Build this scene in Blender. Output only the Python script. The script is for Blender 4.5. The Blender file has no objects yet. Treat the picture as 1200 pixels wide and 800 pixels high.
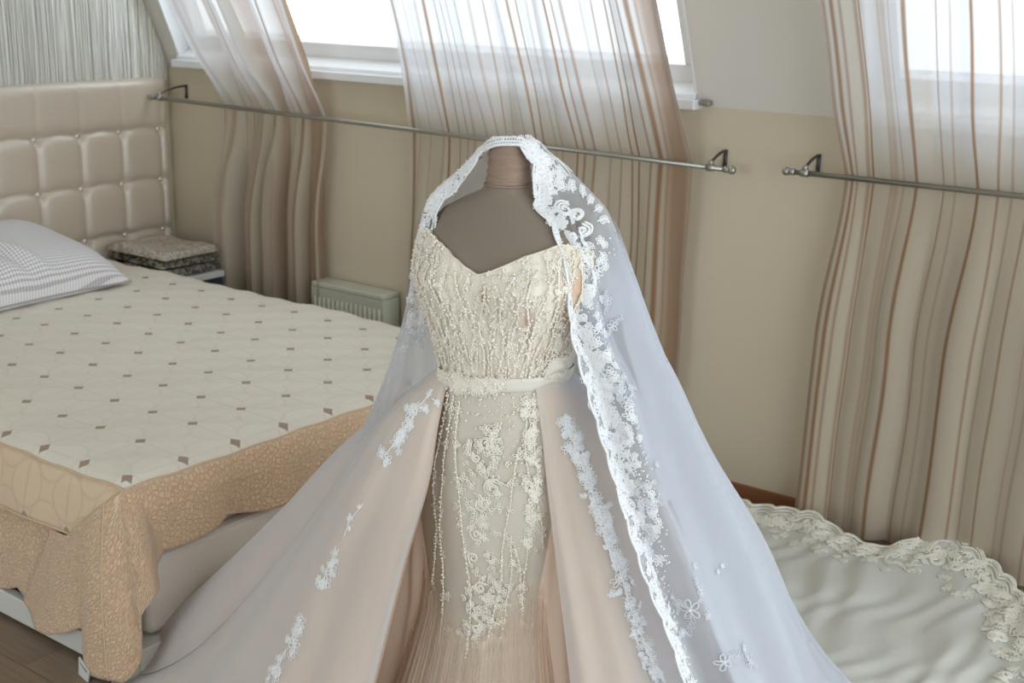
import bpy, math, random
import numpy as np
from mathutils import Vector, Matrix

random.seed(7)
rng = np.random.default_rng(7)
C = bpy.context.scene.collection
scn = bpy.context.scene
pi = math.pi

# ------------------------------------------------------------------ camera
F_PX = 1506.826
R = np.array([[0.7970362, -0.177034, 0.5774013],
              [0.60363561, 0.20359913, -0.77082517],
              [0.01890386, 0.96291555, 0.2691399]])       # camera axes (right, up, back) as columns
CAM = np.array([0.0, 0.0, 1.72])
cd = bpy.data.cameras.new('camera')
cam = bpy.data.objects.new('camera', cd)
C.objects.link(cam)
cam.matrix_world = Matrix([[*R[0], CAM[0]], [*R[1], CAM[1]], [*R[2], CAM[2]], [0, 0, 0, 1]])
cd.sensor_width = 36.0
cd.lens = F_PX * 36.0 / 1200.0
cd.dof.use_dof = True
cd.dof.focus_distance = 2.42
cd.dof.aperture_fstop = 7.1
cd.clip_start = 0.05
scn.camera = cam

# ------------------------------------------------------------------ world, light, exposure
w = bpy.data.worlds.new('overcast_sky')
scn.world = w
w.use_nodes = True
bg = w.node_tree.nodes['Background']
bg.inputs['Color'].default_value = (0.82, 0.92, 1.0, 1)
bg.inputs['Strength'].default_value = 2.6
scn.view_settings.view_transform = 'Standard'
scn.view_settings.look = 'None'
scn.view_settings.gamma = 1.0
scn.view_settings.exposure = 0.56
scn.cycles.use_denoising = True
scn.cycles.transparent_max_bounces = 24
scn.cycles.max_bounces = 10
scn.cycles.diffuse_bounces = 6
scn.cycles.caustics_reflective = False
scn.cycles.caustics_refractive = False

WALL_Y, LEFT_X, SLOPE_Z, CEIL_Z = 3.83, -4.87, 1.335, 2.5
RIGHT_X, FRONT_Y = 1.9, -1.9
SA = math.radians(68)
def slope(x, s, n):            # slope coordinates: along wall, up the slope, outwards
    return (x, WALL_Y - s * math.cos(SA) + n * math.sin(SA), SLOPE_Z + s * math.sin(SA) + n * math.cos(SA))
S_TOP = (CEIL_Z - SLOPE_Z) / math.sin(SA)
WIN1 = (-4.76, -2.112)
WIN2 = (-1.52, 1.75)  # right end, out of view, stretched to let in more daylight

def portal(name, center, direction, sx, sy):
    l = bpy.data.lights.new(name, 'AREA')
    l.shape = 'RECTANGLE'; l.size = sx; l.size_y = sy
    l.cycles.is_portal = True
    o = bpy.data.objects.new(name, l); C.objects.link(o)
    o.location = center
    o.rotation_euler = Vector(direction).to_track_quat('-Z', 'Y').to_euler()
inn = (0, -math.sin(SA), -math.cos(SA))
for k, (a, b) in enumerate((WIN1, WIN2)):
    portal('window_daylight', slope((a + b) / 2, 0.62, 0.20), inn, b - a, 1.2)
portal('rear_fill_portal', (-2.0, FRONT_Y - 0.12, 1.45), (0, 1, 0), 2.2, 1.9)  # fill light from behind the camera, through an added wall opening
portal('side_fill_portal', (RIGHT_X + 0.12, 1.1, 1.3), (-1, 0, 0), 4.4, 2.3)  # fill light from the right, through an added unseen opening

# ------------------------------------------------------------------ helpers
class MB:
    def __init__(s):
        s.v, s.f, s.uv, s.col, s.n = [], [], [], [], 0
    def add(s, verts, faces, uv=None, col=None):
        verts = np.asarray(verts, float).reshape(-1, 3)
        b = s.n
        s.v.append(verts); s.n += len(verts)
        s.f.extend([tuple(i + b for i in f) for f in faces])
        s.uv.append(np.zeros((len(verts), 2)) if uv is None else np.asarray(uv, float).reshape(-1, 2))
        s.col.append(np.zeros(len(verts)) if col is None else np.asarray(col, float).reshape(-1))
    def grid(s, P, uv=None, col=None, closed=False, flip=False):
        P = np.asarray(P, float); nr, nc = P.shape[:2]
        fs = []
        for r in range(nr - 1):
            for c in range(nc if closed else nc - 1):
                d = (c + 1) % nc
                q = (r * nc + c, r * nc + d, (r + 1) * nc + d, (r + 1) * nc + c)
                fs.append(q[::-1] if flip else q)
        s.add(P, fs, uv, col)
    def box(s, a, b):
        x0, y0, z0 = a; x1, y1, z1 = b
        s.hexa([(x0, y0, z0), (x1, y0, z0), (x1, y1, z0), (x0, y1, z0), (x0, y0, z1), (x1, y0, z1), (x1, y1, z1), (x0, y1, z1)])
    def hexa(s, p):
        s.add(p, [(0, 3, 2, 1), (4, 5, 6, 7), (0, 1, 5, 4), (1, 2, 6, 5), (2, 3, 7, 6), (3, 0, 4, 7)])
    def tube(s, pts, r, sides=5, cap=True, flat=None, nrm=None):
        pts = np.asarray(pts, float)
        n = len(pts)
        if n < 2: return
        t = np.gradient(pts, axis=0)
        t /= np.linalg.norm(t, axis=1)[:, None] + 1e-12
        if nrm is None:
            ref = np.array([0.0, 0, 1]) if abs(t[:, 2]).mean() < 0.8 else np.array([1.0, 0.2, 0])
            nrm = np.tile(ref, (n, 1))
        a = np.cross(t, nrm); a /= np.linalg.norm(a, axis=1)[:, None] + 1e-12
        b = np.cross(a, t)
        r = np.broadcast_to(np.asarray(r, float), (n,))
        ang = np.arange(sides) * 2 * pi / sides
        fl = 1.0 if flat is None else flat
        P = pts[:, None, :] + r[:, None, None] * (np.cos(ang)[None, :, None] * a[:, None, :] + fl * np.sin(ang)[None, :, None] * b[:, None, :])
        base = s.n
        s.grid(P, closed=True)
        if cap:
            s.f.append(tuple(base + k for k in range(sides))[::-1])
            s.f.append(tuple(base + (n - 1) * sides + k for k in range(sides)))
    def ball(s, p, r, k=1, squash=None, axis=None):
        V, Fc = BALL[k]
        Q = V * r
        if squash is not None:
            ax = np.asarray(axis, float); ax /= np.linalg.norm(ax) + 1e-12
            Q = Q - np.outer(Q @ ax, ax) * (1 - squash)
        s.add(Q + np.asarray(p), Fc)
    def build(s, name, mat, parent=None, smooth=True, kind=None, coll=True):
        me = bpy.data.meshes.new(name)
        V = np.concatenate(s.v) if s.v else np.zeros((0, 3))
        me.from_pydata([tuple(map(float, q)) for q in V], [], s.f)
        if mat: me.materials.append(mat)
        nl = len(me.loops)
        li = np.zeros(nl, dtype=np.int32); me.loops.foreach_get('vertex_index', li)
        uvl = me.uv_layers.new(name='UVMap')
        uvl.data.foreach_set('uv', np.concatenate(s.uv)[li].astype(np.float32).ravel())
        at = me.attributes.new('tint', 'FLOAT', 'POINT')
        at.data.foreach_set('value', np.concatenate(s.col).astype(np.float32))
        if smooth: me.polygons.foreach_set('use_smooth', np.ones(len(me.polygons), dtype=bool))
        me.update()
        o = bpy.data.objects.new(name, me)
        C.objects.link(o)
        if parent is not None: o.parent = parent
        if kind: o['kind'] = kind
        return o

def _ico(sub):
    import bmesh
    bm = bmesh.new()
    bmesh.ops.create_icosphere(bm, subdivisions=sub, radius=1.0)
    V = np.array([v.co[:] for v in bm.verts]); Fc = [tuple(v.index for v in f.verts) for f in bm.faces]
    bm.free()
    return V, Fc
BALL = {1: _ico(1), 2: _ico(2), 3: _ico(3)}

def tag(o, label=None, cat=None, group=None, kind=None):
    if label: o['label'] = label
    if cat: o['category'] = cat
    if group: o['group'] = group
    if kind: o['kind'] = kind
    return o
def thing(name, label, cat, loc=(0, 0, 0), rz=0.0, group=None):
    o = bpy.data.objects.new(name, None); C.objects.link(o)
    o.empty_display_size = 0.1
    o.location = loc; o.rotation_euler = (0, 0, rz)
    return tag(o, label, cat, group)
def bevel(o, w_, seg=2):
    m = o.modifiers.new('bevel', 'BEVEL'); m.width = w_; m.segments = seg; m.limit_method = 'ANGLE'
    return o
def solid(o, t, off=0.0):
    m = o.modifiers.new('solidify', 'SOLIDIFY'); m.thickness = t; m.offset = off
    return o

# ------------------------------------------------------------------ materials
def srgb(r, g, b):
    f = lambda c: (c / 255 / 12.92) if c / 255 <= 0.04045 else ((c / 255 + 0.055) / 1.055) ** 2.4
    return (f(r), f(g), f(b), 1.0)
class NT:
    def __init__(s, name):
        s.m = bpy.data.materials.new(name); s.m.use_nodes = True
        s.t = s.m.node_tree; s.t.nodes.clear()
        s.out = s.t.nodes.new('ShaderNodeOutputMaterial')
    def n(s, typ, **kw):
        nd = s.t.nodes.new(typ)
        for k, v in kw.items():
            if k.startswith('_'): setattr(nd, k[1:], v)
        return nd
    def link(s, a, b): s.t.links.new(a, b)
    def math(s, op, a, b=None, c=None):
        nd = s.t.nodes.new('ShaderNodeMath'); nd.operation = op
        for i, x in enumerate((a, b, c)):
            if x is None: continue
            if isinstance(x, (int, float)): nd.inputs[i].default_value = x
            else: s.link(x, nd.inputs[i])
        return nd.outputs[0]
    def mix(s, fac, a, b):
        nd = s.t.nodes.new('ShaderNodeMix'); nd.data_type = 'RGBA'
        for i, x in ((0, fac), (6, a), (7, b)):
            if isinstance(x, (int, float)): nd.inputs[i].default_value = x
            elif isinstance(x, tuple): nd.inputs[i].default_value = x
            else: s.link(x, nd.inputs[i])
        return nd.outputs[2]
    def noise(s, scale, detail=3, vec=None, rough=0.5):
        nd = s.t.nodes.new('ShaderNodeTexNoise'); nd.inputs['Scale'].default_value = scale
        nd.inputs['Detail'].default_value = detail; nd.inputs['Roughness'].default_value = rough
        if vec is not None: s.link(vec, nd.inputs['Vector'])
        return nd.outputs['Fac']
    def bump(s, h, strength, dist=0.01):
        nd = s.t.nodes.new('ShaderNodeBump'); nd.inputs['Strength'].default_value = strength
        nd.inputs['Distance'].default_value = dist
        s.link(h, nd.inputs['Height']); return nd.outputs[0]
    def coord(s, which='Object'):
        return s.t.nodes.new('ShaderNodeTexCoord').outputs[which]
    def mapping(s, vec, scale):
        nd = s.t.nodes.new('ShaderNodeMapping'); nd.inputs['Scale'].default_value = scale
        s.link(vec, nd.inputs['Vector']); return nd.outputs[0]
    def attr(s):
        nd = s.t.nodes.new('ShaderNodeAttribute'); nd.attribute_name = 'tint'; return nd.outputs['Fac']
    def principled(s, col, rough=0.6, metal=0.0, spec=0.5, normal=None, sheen=0.0, coat=0.0):
        p = s.t.nodes.new('ShaderNodeBsdfPrincipled')
        if isinstance(col, tuple): p.inputs['Base Color'].default_value = col
        else: s.link(col, p.inputs['Base Color'])
        if isinstance(rough, (int, float)): p.inputs['Roughness'].default_value = rough
        else: s.link(rough, p.inputs['Roughness'])
        p.inputs['Metallic'].default_value = metal
        p.inputs['Specular IOR Level'].default_value = spec
        p.inputs['Sheen Weight'].default_value = sheen
        p.inputs['Coat Weight'].default_value = coat
        if normal is not None: s.link(normal, p.inputs['Normal'])
        return p.outputs[0]
    def done(s, sh):
        s.link(sh, s.out.inputs['Surface']); return s.m

def simple(name, col, rough=0.6, metal=0.0, spec=0.4, nscale=0, nstr=0.0, var=0.0, sheen=0.0, stretch=None, vscale=6):
    t = NT(name)
    vec = t.coord('Object')
    if stretch: vec = t.mapping(vec, stretch)
    c = col
    if var > 0:
        dark = tuple(x * (1 - var) for x in col[:3]) + (1,)
        c = t.mix(t.noise(vscale, 4, vec), dark, col)
    nm = t.bump(t.noise(nscale, 4, vec), nstr, 0.01) if nscale else None
    return t.done(t.principled(c, rough, metal, spec, nm, sheen))

def sheer(name, col, alpha, edge_alpha=1.0, power=2.0, transl=0.45, edge_col=None, nscale=0, nstr=0.1, stretch=None, tint_col=None, tint_alpha=None, var=0.0):
    t = NT(name)
    vec = t.coord('Object')
    if stretch: vec = t.mapping(vec, stretch)
    lw = t.n('ShaderNodeLayerWeight'); lw.inputs['Blend'].default_value = 0.5
    fac = t.math('POWER', lw.outputs['Facing'], power)
    a = t.math('MULTIPLY_ADD', fac, edge_alpha - alpha, alpha)
    c = col
    if edge_col: c = t.mix(fac, c, edge_col)
    if var > 0:
        nz = t.noise(3.5, 4, vec)
        a = t.math('ADD', a, t.math('MULTIPLY', t.math('SUBTRACT', nz, 0.5), var))
    if tint_col:
        at = t.attr()
        c = t.mix(at, c, tint_col)
        a = t.math('ADD', a, t.math('MULTIPLY', at, tint_alpha - alpha))
    a = t.math('MINIMUM', t.math('MAXIMUM', a, 0.0), 1.0)
    d = t.n('ShaderNodeBsdfDiffuse'); tr = t.n('ShaderNodeBsdfTranslucent'); tp = t.n('ShaderNodeBsdfTransparent')
    for nd in (d, tr):
        if isinstance(c, tuple): nd.inputs['Color'].default_value = c
        else: t.link(c, nd.inputs['Color'])
        if nscale: t.link(t.bump(t.noise(nscale, 4, vec), nstr, 0.01), nd.inputs['Normal'])
    m1 = t.n('ShaderNodeMixShader'); m1.inputs[0].default_value = transl
    t.link(d.outputs[0], m1.inputs[1]); t.link(tr.outputs[0], m1.inputs[2])
    m2 = t.n('ShaderNodeMixShader'); t.link(a, m2.inputs[0])
    t.link(tp.outputs[0], m2.inputs[1]); t.link(m1.outputs[0], m2.inputs[2])
    return t.done(m2.outputs[0])

M = {}
M['wall'] = simple('beige_plaster', srgb(208, 196, 173), 0.9, nscale=90, nstr=0.05, var=0.05)
M['slope'] = simple('pale_plaster', srgb(222, 218, 210), 0.9, nscale=90, nstr=0.05, var=0.04)
M['ceiling'] = simple('white_ceiling', srgb(228, 224, 216), 0.9)
M['warm_wall'] = simple('warm_plaster', srgb(226, 208, 182), 0.9)
M['white_paint'] = simple('white_gloss_frame', srgb(235, 237, 240), 0.35)
M['base_wood'] = simple('red_brown_wood', srgb(150, 98, 66), 0.5, var=0.25, stretch=(1, 12, 12))
M['metal'] = simple('brushed_steel', srgb(168, 166, 158), 0.32, 0.9)
M['dark_metal'] = simple('dark_steel', srgb(92, 90, 92), 0.4, 0.8)
def _leather():
    t = NT('cream_leatherette')
    p = t.principled(srgb(198, 184, 166), 0.45, 0, 0.8, t.bump(t.noise(220, 4, t.coord('Object')), 0.05, 0.01), coat=1.0)
    p.node.inputs['Coat Roughness'].default_value = 0.32
    p.node.inputs['Coat IOR'].default_value = 1.8
    return t.done(p)
M['leather'] = _leather()
M['button'] = simple('crystal_button', srgb(225, 218, 205), 0.15, 0.5)
M['mattress'] = simple('grey_beige_upholstery', srgb(232, 225, 216), 0.9, nscale=300, nstr=0.1)
M['bed_white'] = simple('white_lacquer', srgb(222, 222, 218), 0.35)
M['rad'] = simple('radiator_enamel', srgb(205, 206, 190), 0.35)
M['rad_dark'] = simple('radiator_recess', srgb(140, 142, 130), 0.5)
M['teal'] = simple('dark_teal_board', srgb(52, 66, 74), 0.5)
M['form'] = simple('taupe_jersey', srgb(136, 124, 110), 0.95, nscale=500, nstr=0.12, sheen=0.1)
M['form_neck'] = simple('brown_jersey_gathered', srgb(170, 146, 128), 0.8, nscale=40, nstr=0.5, var=0.3, stretch=(1.2, 1.2, 9), vscale=14)
M['wood_dark'] = simple('dark_wood', srgb(70, 50, 38), 0.5)
M['pearl'] = simple('ivory_pearl', srgb(246, 240, 228), 0.2, spec=0.7)
M['pearl_white'] = simple('white_bead', srgb(238, 238, 240), 0.15, spec=0.8)
M['ivory_lace'] = simple('ivory_lace_thread', srgb(244, 238, 226), 0.8, spec=0.2)
M['white_lace'] = simple('white_lace_thread', srgb(240, 241, 242), 0.65, spec=0.35)
M['grey_lace'] = simple('silver_embroidery', srgb(216, 218, 224), 0.5, spec=0.4)
M['train_lace'] = simple('ivory_cord_lace', srgb(234, 231, 219), 0.75, spec=0.25)
M['belt_satin'] = simple('pale_satin_ribbon', srgb(232, 226, 214), 0.5, spec=0.35)
M['satin'] = simple('ivory_satin', srgb(213, 205, 191), 0.5, spec=0.3, nscale=12, nstr=0.12)
M['net'] = sheer('ivory_net', srgb(228, 222, 206), 0.3, 0.8, 2.0, 0.4)
M['veil'] = sheer('white_veil_tulle', srgb(228, 231, 237), 0.44, 1.0, 1.4, 0.45, nscale=5, nstr=0.1, var=0.15, tint_col=srgb(238, 241, 249), tint_alpha=0.12)
M['veil_inner'] = sheer('white_veil_tulle_gathered', srgb(226, 230, 238), 0.78, 1.0, 1.4, 0.4, nscale=5, nstr=0.1, var=0.1, tint_col=srgb(226, 230, 238), tint_alpha=0.0)
M['overskirt'] = sheer('champagne_tulle', srgb(236, 229, 220), 0.80, 1.0, 1.0, 0.4, edge_col=srgb(238, 241, 248), nscale=9, nstr=0.15, stretch=(1, 1, .3), var=0.3)
M['lining'] = simple('peach_lining', srgb(232, 208, 188), 0.7, nscale=9, nstr=0.1)
M['flounce'] = sheer('peach_tulle_frill', srgb(244, 231, 217), 0.5, 0.9, 1.5, 0.4, var=0.3, nscale=30, nstr=0.3, stretch=(6, 6, .5), tint_col=srgb(243, 226, 209), tint_alpha=0.0)
M['train'] = sheer('ivory_train_tulle', srgb(244, 245, 238), 0.92, 1.0, 1.5, 0.3, nscale=9, nstr=0.35, var=0.1)
M['string'] = simple('silver_thread', srgb(252, 251, 246), 0.35, 0.0, spec=0.8, var=0.15, vscale=9, stretch=(1, 1, .6))
M['backing'] = simple('olive_wallcovering', srgb(222, 216, 190), 0.8, var=0.25, vscale=14, stretch=(1, 3, .4))

def _bodice():
    t = NT('bodice_lace_ground')
    v = t.coord('Object')
    c = t.mix(t.attr(), srgb(238, 230, 216), srgb(214, 182, 156))
    h = t.noise(120, 5, v)
    return t.done(t.principled(c, 0.75, 0, 0.25, t.bump(h, 0.35, 0.004)))
M['bodice'] = _bodice()

def _glass():
    t = NT('window_glass')
    tp = t.n('ShaderNodeBsdfTransparent'); gl = t.n('ShaderNodeBsdfGlossy'); gl.inputs['Roughness'].default_value = 0.02
    tp.inputs['Color'].default_value = (0.88, 0.87, 0.86, 1)
    m = t.n('ShaderNodeMixShader'); m.inputs[0].default_value = 0.05
    t.link(tp.outputs[0], m.inputs[1]); t.link(gl.outputs[0], m.inputs[2])
    return t.done(m.outputs[0])
M['glass'] = _glass()

def _quilt(name, white):
    t = NT(name)
    uv = t.coord('UV')
    sep = t.n('ShaderNodeSeparateXYZ'); t.link(uv, sep.inputs[0])
    X, Y = sep.outputs[0], sep.outputs[1]
    def fr(a): return t.math('SUBTRACT', t.math('FRACT', t.math('ADD', a, 0.5)), 0.5)      # -.5..5 about lattice points
    dx = t.math('MULTIPLY', t.math('ABSOLUTE', fr(t.math('DIVIDE', X, 0.175))), 0.175)
    dy = t.math('MULTIPLY', t.math('ABSOLUTE', fr(t.math('DIVIDE', Y, 0.175))), 0.175)
    dm = t.math('ADD', dx, dy)
    dot = t.math('LESS_THAN', dm, 0.018)
    vor = t.n('ShaderNodeTexVoronoi'); vor.feature = 'DISTANCE_TO_EDGE'
    v3 = t.n('ShaderNodeVectorMath'); v3.operation = 'ADD'
    nz = t.n('ShaderNodeTexNoise'); nz.inputs['Scale'].default_value = 40
    t.link(uv, nz.inputs['Vector'])
    sc = t.n('ShaderNodeVectorMath'); sc.operation = 'SCALE'; sc.inputs['Scale'].default_value = 0.012
    t.link(nz.outputs['Color'], sc.inputs[0]); t.link(uv, v3.inputs[0]); t.link(sc.outputs[0], v3.inputs[1])
    t.link(v3.outputs[0], vor.inputs['Vector']); vor.inputs['Scale'].default_value = 75 if not white else 40
    ed = t.math('MINIMUM', t.math('MULTIPLY', vor.outputs['Distance'], 6.0), 1.0)
    if white:
        # curved petal stitching inside every square
        cx = t.math('SUBTRACT', 0.0875, dx); cy = t.math('SUBTRACT', 0.0875, dy)
        ring = t.math('ABSOLUTE', t.math('SUBTRACT', t.math('SQRT', t.math('ADD', t.math('POWER', dx, 2), t.math('POWER', cy, 2))), 0.062))
        ring2 = t.math('ABSOLUTE', t.math('SUBTRACT', t.math('SQRT', t.math('ADD', t.math('POWER', cx, 2), t.math('POWER', dy, 2))), 0.062))
        seam = t.math('MINIMUM', t.math('MINIMUM', ring, ring2), t.math('MINIMUM', dx, dy))
        st = t.math('MINIMUM', t.math('DIVIDE', seam, 0.006), 1.0)
        h = t.math('ADD', st, t.math('MULTIPLY', t.noise(60, 2, uv), 0.6))
        base = t.mix(st, srgb(229, 221, 206), srgb(234, 227, 214)) if white == 1 else t.mix(st, srgb(217, 190, 158), srgb(227, 202, 172))
        c = t.mix(dot, base, srgb(166, 142, 126))
    else:
        h = ed
        c = t.mix(ed, srgb(218, 182, 148), srgb(228, 196, 164))
    return t.done(t.principled(c, 0.6 if white else 0.85, 0, 0.45 if white else 0.2, t.bump(h, 0.2 if white else 0.7, 0.004), sheen=0.1 if white == 1 else 0.45))
M['quilt_white'] = _quilt('white_quilted_cotton', 1)
M['quilt_tile'] = _quilt('tan_tile_quilting', 2)
M['quilt_tan'] = _quilt('tan_vermicelli_quilting', 0)
M['piping'] = simple('tan_piping', srgb(216, 190, 160), 0.85)
M['quilt_back'] = simple('cream_quilt_lining', srgb(232, 224, 210), 0.85)

def _gingham():
    t = NT('lilac_grey_gingham')
    sep = t.n('ShaderNodeSeparateXYZ'); t.link(t.coord('UV'), sep.inputs[0])
    def st(a): return t.math('LESS_THAN', t.math('FRACT', t.math('MULTIPLY', a, 78.0)), 0.42)
    f = t.math('MULTIPLY', t.math('ADD', st(sep.outputs[0]), st(sep.outputs[1])), 0.5)
    c = t.mix(f, srgb(246, 246, 248), srgb(176, 168, 172))
    return t.done(t.principled(c, 0.85, 0, 0.2, t.bump(t.noise(9, 3, t.coord('Object')), 0.3, 0.02)))
M['gingham'] = _gingham()

def _brocade(name, a, b):
    t = NT(name)
    v = t.coord('Object')
    n1 = t.noise(38, 5, t.mapping(v, (1, 3, 1)))
    f = t.math('GREATER_THAN', n1, 0.5)
    c = t.mix(f, a, b)
    return t.done(t.principled(c, 0.4, 0.25, 0.5, t.bump(n1, 0.5, 0.01)))
M['brocade'] = _brocade('silver_brocade', srgb(176, 168, 154), srgb(214, 206, 196))
M['brocade_dark'] = _brocade('olive_brocade', srgb(84, 80, 70), srgb(170, 164, 150))

def _planks():
    t = NT('grey_brown_laminate')
    v = t.coord('Object')
    oi = t.n('ShaderNodeObjectInfo')
    n1 = t.noise(6, 6, t.mapping(v, (1, 14, 1)))
    c = t.mix(n1, srgb(112, 96, 80), srgb(160, 142, 122))
    c2 = t.mix(t.math('MULTIPLY', oi.outputs['Random'], 0.35), c, srgb(120, 102, 86))
    return t.done(t.principled(c2, 0.45, 0, 0.4, t.bump(n1, 0.08, 0.004)))
M['plank'] = _planks()

def _curtain():
    t = NT('ivory_sheer_with_brown_stripes')
    at = t.attr()
    lw = t.n('ShaderNodeLayerWeight'); lw.inputs['Blend'].default_value = 0.5
    fac = t.math('POWER', lw.outputs['Facing'], 2.0)
    c = t.mix(at, srgb(236, 219, 194), srgb(162, 122, 88))
    a = t.math('ADD', t.math('MULTIPLY_ADD', fac, 0.18, 0.80), t.math('MULTIPLY', at, 0.18))
    a = t.math('MINIMUM', a, 1.0)
    d = t.n('ShaderNodeBsdfDiffuse'); tr = t.n('ShaderNodeBsdfTranslucent'); tp = t.n('ShaderNodeBsdfTransparent')
    t.link(c, d.inputs['Color'])
    ct = t.mix(at, srgb(196, 204, 216), srgb(158, 126, 98))
    t.link(ct, tr.inputs['Color'])
    m1 = t.n('ShaderNodeMixShader'); m1.inputs[0].default_value = 0.5
    t.link(d.outputs[0], m1.inputs[1]); t.link(tr.outputs[0], m1.inputs[2])
    m2 = t.n('ShaderNodeMixShader'); t.link(a, m2.inputs[0])
    t.link(tp.outputs[0], m2.inputs[1]); t.link(m1.outputs[0], m2.inputs[2])
    return t.done(m2.outputs[0])
M['curtain'] = _curtain()

# ------------------------------------------------------------------ setting
def struct(name, mb, mat, smooth=False):
    o = mb.build(name, mat, None, smooth); o['kind'] = 'structure'; return o

b = MB(); b.box((LEFT_X - 0.1, FRONT_Y - 0.1, -0.06), (RIGHT_X + 0.1, WALL_Y + 0.1, -0.012))
floor = struct('floor', b, M['wood_dark'])
pm = MB(); pm.box((0.001, 0.001, 0), (1.28, 0.188, 0.012))
plank0 = None
row = 0
yy = 0.30
while yy < WALL_Y - 0.02:
    xx = LEFT_X - 0.03 + (-0.43 * (row % 3))
    while xx < 0.7:
        if xx + 1.28 > LEFT_X:
            if plank0 is None:
                plank0 = pm.build('plank', M['plank'], floor, False); o = plank0
            else:
                o = plank0.copy(); C.objects.link(o); o.parent = floor
            o.location = (max(xx, LEFT_X - 0.06), min(yy, WALL_Y - 0.19), -0.012)
        xx += 1.28
    yy += 0.189; row += 1

b = MB(); b.box((LEFT_X - 0.1, WALL_Y, 0), (RIGHT_X + 0.1, WALL_Y + 0.1, SLOPE_Z)); struct('wall_back', b, M['wall'])
b = MB()
def sbox(mb, x0, x1, s0, s1, n0, n1):
    mb.hexa([slope(x0, s0, n0), slope(x1, s0, n0), slope(x1, s0, n1), slope(x0, s0, n1), slope(x0, s1, n0), slope(x1, s1, n0), slope(x1, s1, n1), slope(x0, s1, n1)])
W_S0, W_S1 = 0.035, 1.2
sbox(b, LEFT_X - 0.1, WIN1[0], 0, S_TOP, 0, 0.18)
sbox(b, WIN1[1], WIN2[0], 0, S_TOP, 0, 0.18)
sbox(b, WIN2[1], RIGHT_X + 0.1, 0, S_TOP, 0, 0.18)
for a_, c_ in (WIN1, WIN2):
    sbox(b, a_, c_, W_S1, S_TOP, 0, 0.18)
    sbox(b, a_, c_, -0.02, W_S0, 0.0, 0.18)
struct('wall_back_slope', b, M['slope'])
b = MB(); b.box((LEFT_X - 0.1, FRONT_Y - 0.1, 0), (LEFT_X, WALL_Y + 0.1, CEIL_Z)); struct('wall_left', b, M['backing'])
b = MB(); b.box((LEFT_X - 0.1, FRONT_Y - 0.1, CEIL_Z), (RIGHT_X + 0.1, WALL_Y - 0.3, CEIL_Z + 0.1)); struct('ceiling', b, M['ceiling'])
def wall_with_hole(name, axis, c0, c1, a0, a1, h0, h1, z0, z1):
    mb = MB()
    def bx(p0, p1, q0, q1):
        if axis == 'y': mb.box((p0, c0, q0), (p1, c1, q1))
        else: mb.box((c0, p0, q0), (c1, p1, q1))
    bx(a0, h0, 0, CEIL_Z); bx(h1, a1, 0, CEIL_Z); bx(h0, h1, 0, z0); bx(h0, h1, z1, CEIL_Z)
    return struct(name, mb, M['warm_wall'])
wall_with_hole('wall_front', 'y', FRONT_Y - 0.1, FRONT_Y, LEFT_X - 0.1, RIGHT_X + 0.1, -3.1, -0.9, 0.5, 2.4)  # opening added and sized to admit the rear fill light
wall_with_hole('wall_right', 'x', RIGHT_X, RIGHT_X + 0.1, FRONT_Y, WALL_Y, -1.1, 3.3, 0.15, 2.42)  # opening added and sized to admit the side fill light
b = MB(); b.box((LEFT_X, WALL_Y - 0.016, 0.0), (RIGHT_X, WALL_Y, 0.055)); struct('baseboard_back', b, M['base_wood'])

def make_window(name, a, c):
    fr = MB()
    sbox(fr, a, c, W_S0, W_S0 + 0.075, 0.07, 0.14); sbox(fr, a, c, W_S1 - 0.07, W_S1, 0.07, 0.14)
    sbox(fr, a, a + 0.075, W_S0 + 0.075, W_S1 - 0.07, 0.07, 0.14); sbox(fr, c - 0.075, c, W_S0 + 0.075, W_S1 - 0.07, 0.07, 0.14)
    o = bevel(struct(name, fr, M['white_paint']), 0.005)
    g = MB(); sbox(g, a + 0.07, c - 0.07, W_S0 + 0.07, W_S1 - 0.065, 0.10, 0.106)
    g.build('pane', M['glass'], o, False)
    rv = MB()
    sbox(rv, a, a + 0.008, W_S0, W_S1, -0.004, 0.07); sbox(rv, c - 0.008, c, W_S0, W_S1, -0.004, 0.07)
    rv.build('reveal', M['white_paint'], o, False)
    sl = MB()
    sl.box((a - 0.01, WALL_Y - 0.055, 1.325), (c + 0.012, WALL_Y + 0.01, 1.358))
    sl.hexa([(a, WALL_Y - 0.03, 1.357), (c, WALL_Y - 0.03, 1.357), (c, WALL_Y + 0.07, 1.398), (a, WALL_Y + 0.07, 1.398),
             (a, WALL_Y - 0.03, 1.374), (c, WALL_Y - 0.03, 1.374), (c, WALL_Y + 0.07, 1.416), (a, WALL_Y + 0.07, 1.416)])
    bevel(sl.build('window_sill', M['white_paint'], o, False), 0.004)
    return o
w1 = make_window('window_1', *WIN1)
make_window('window_2', *WIN2)
b = MB(); b.box((WIN1[1] + 0.013, WALL_Y - 0.03, 1.338), (WIN1[1] + 0.055, WALL_Y, 1.358))
bevel(b.build('sill_bracket', M['metal'], w1, False), 0.006)

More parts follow.
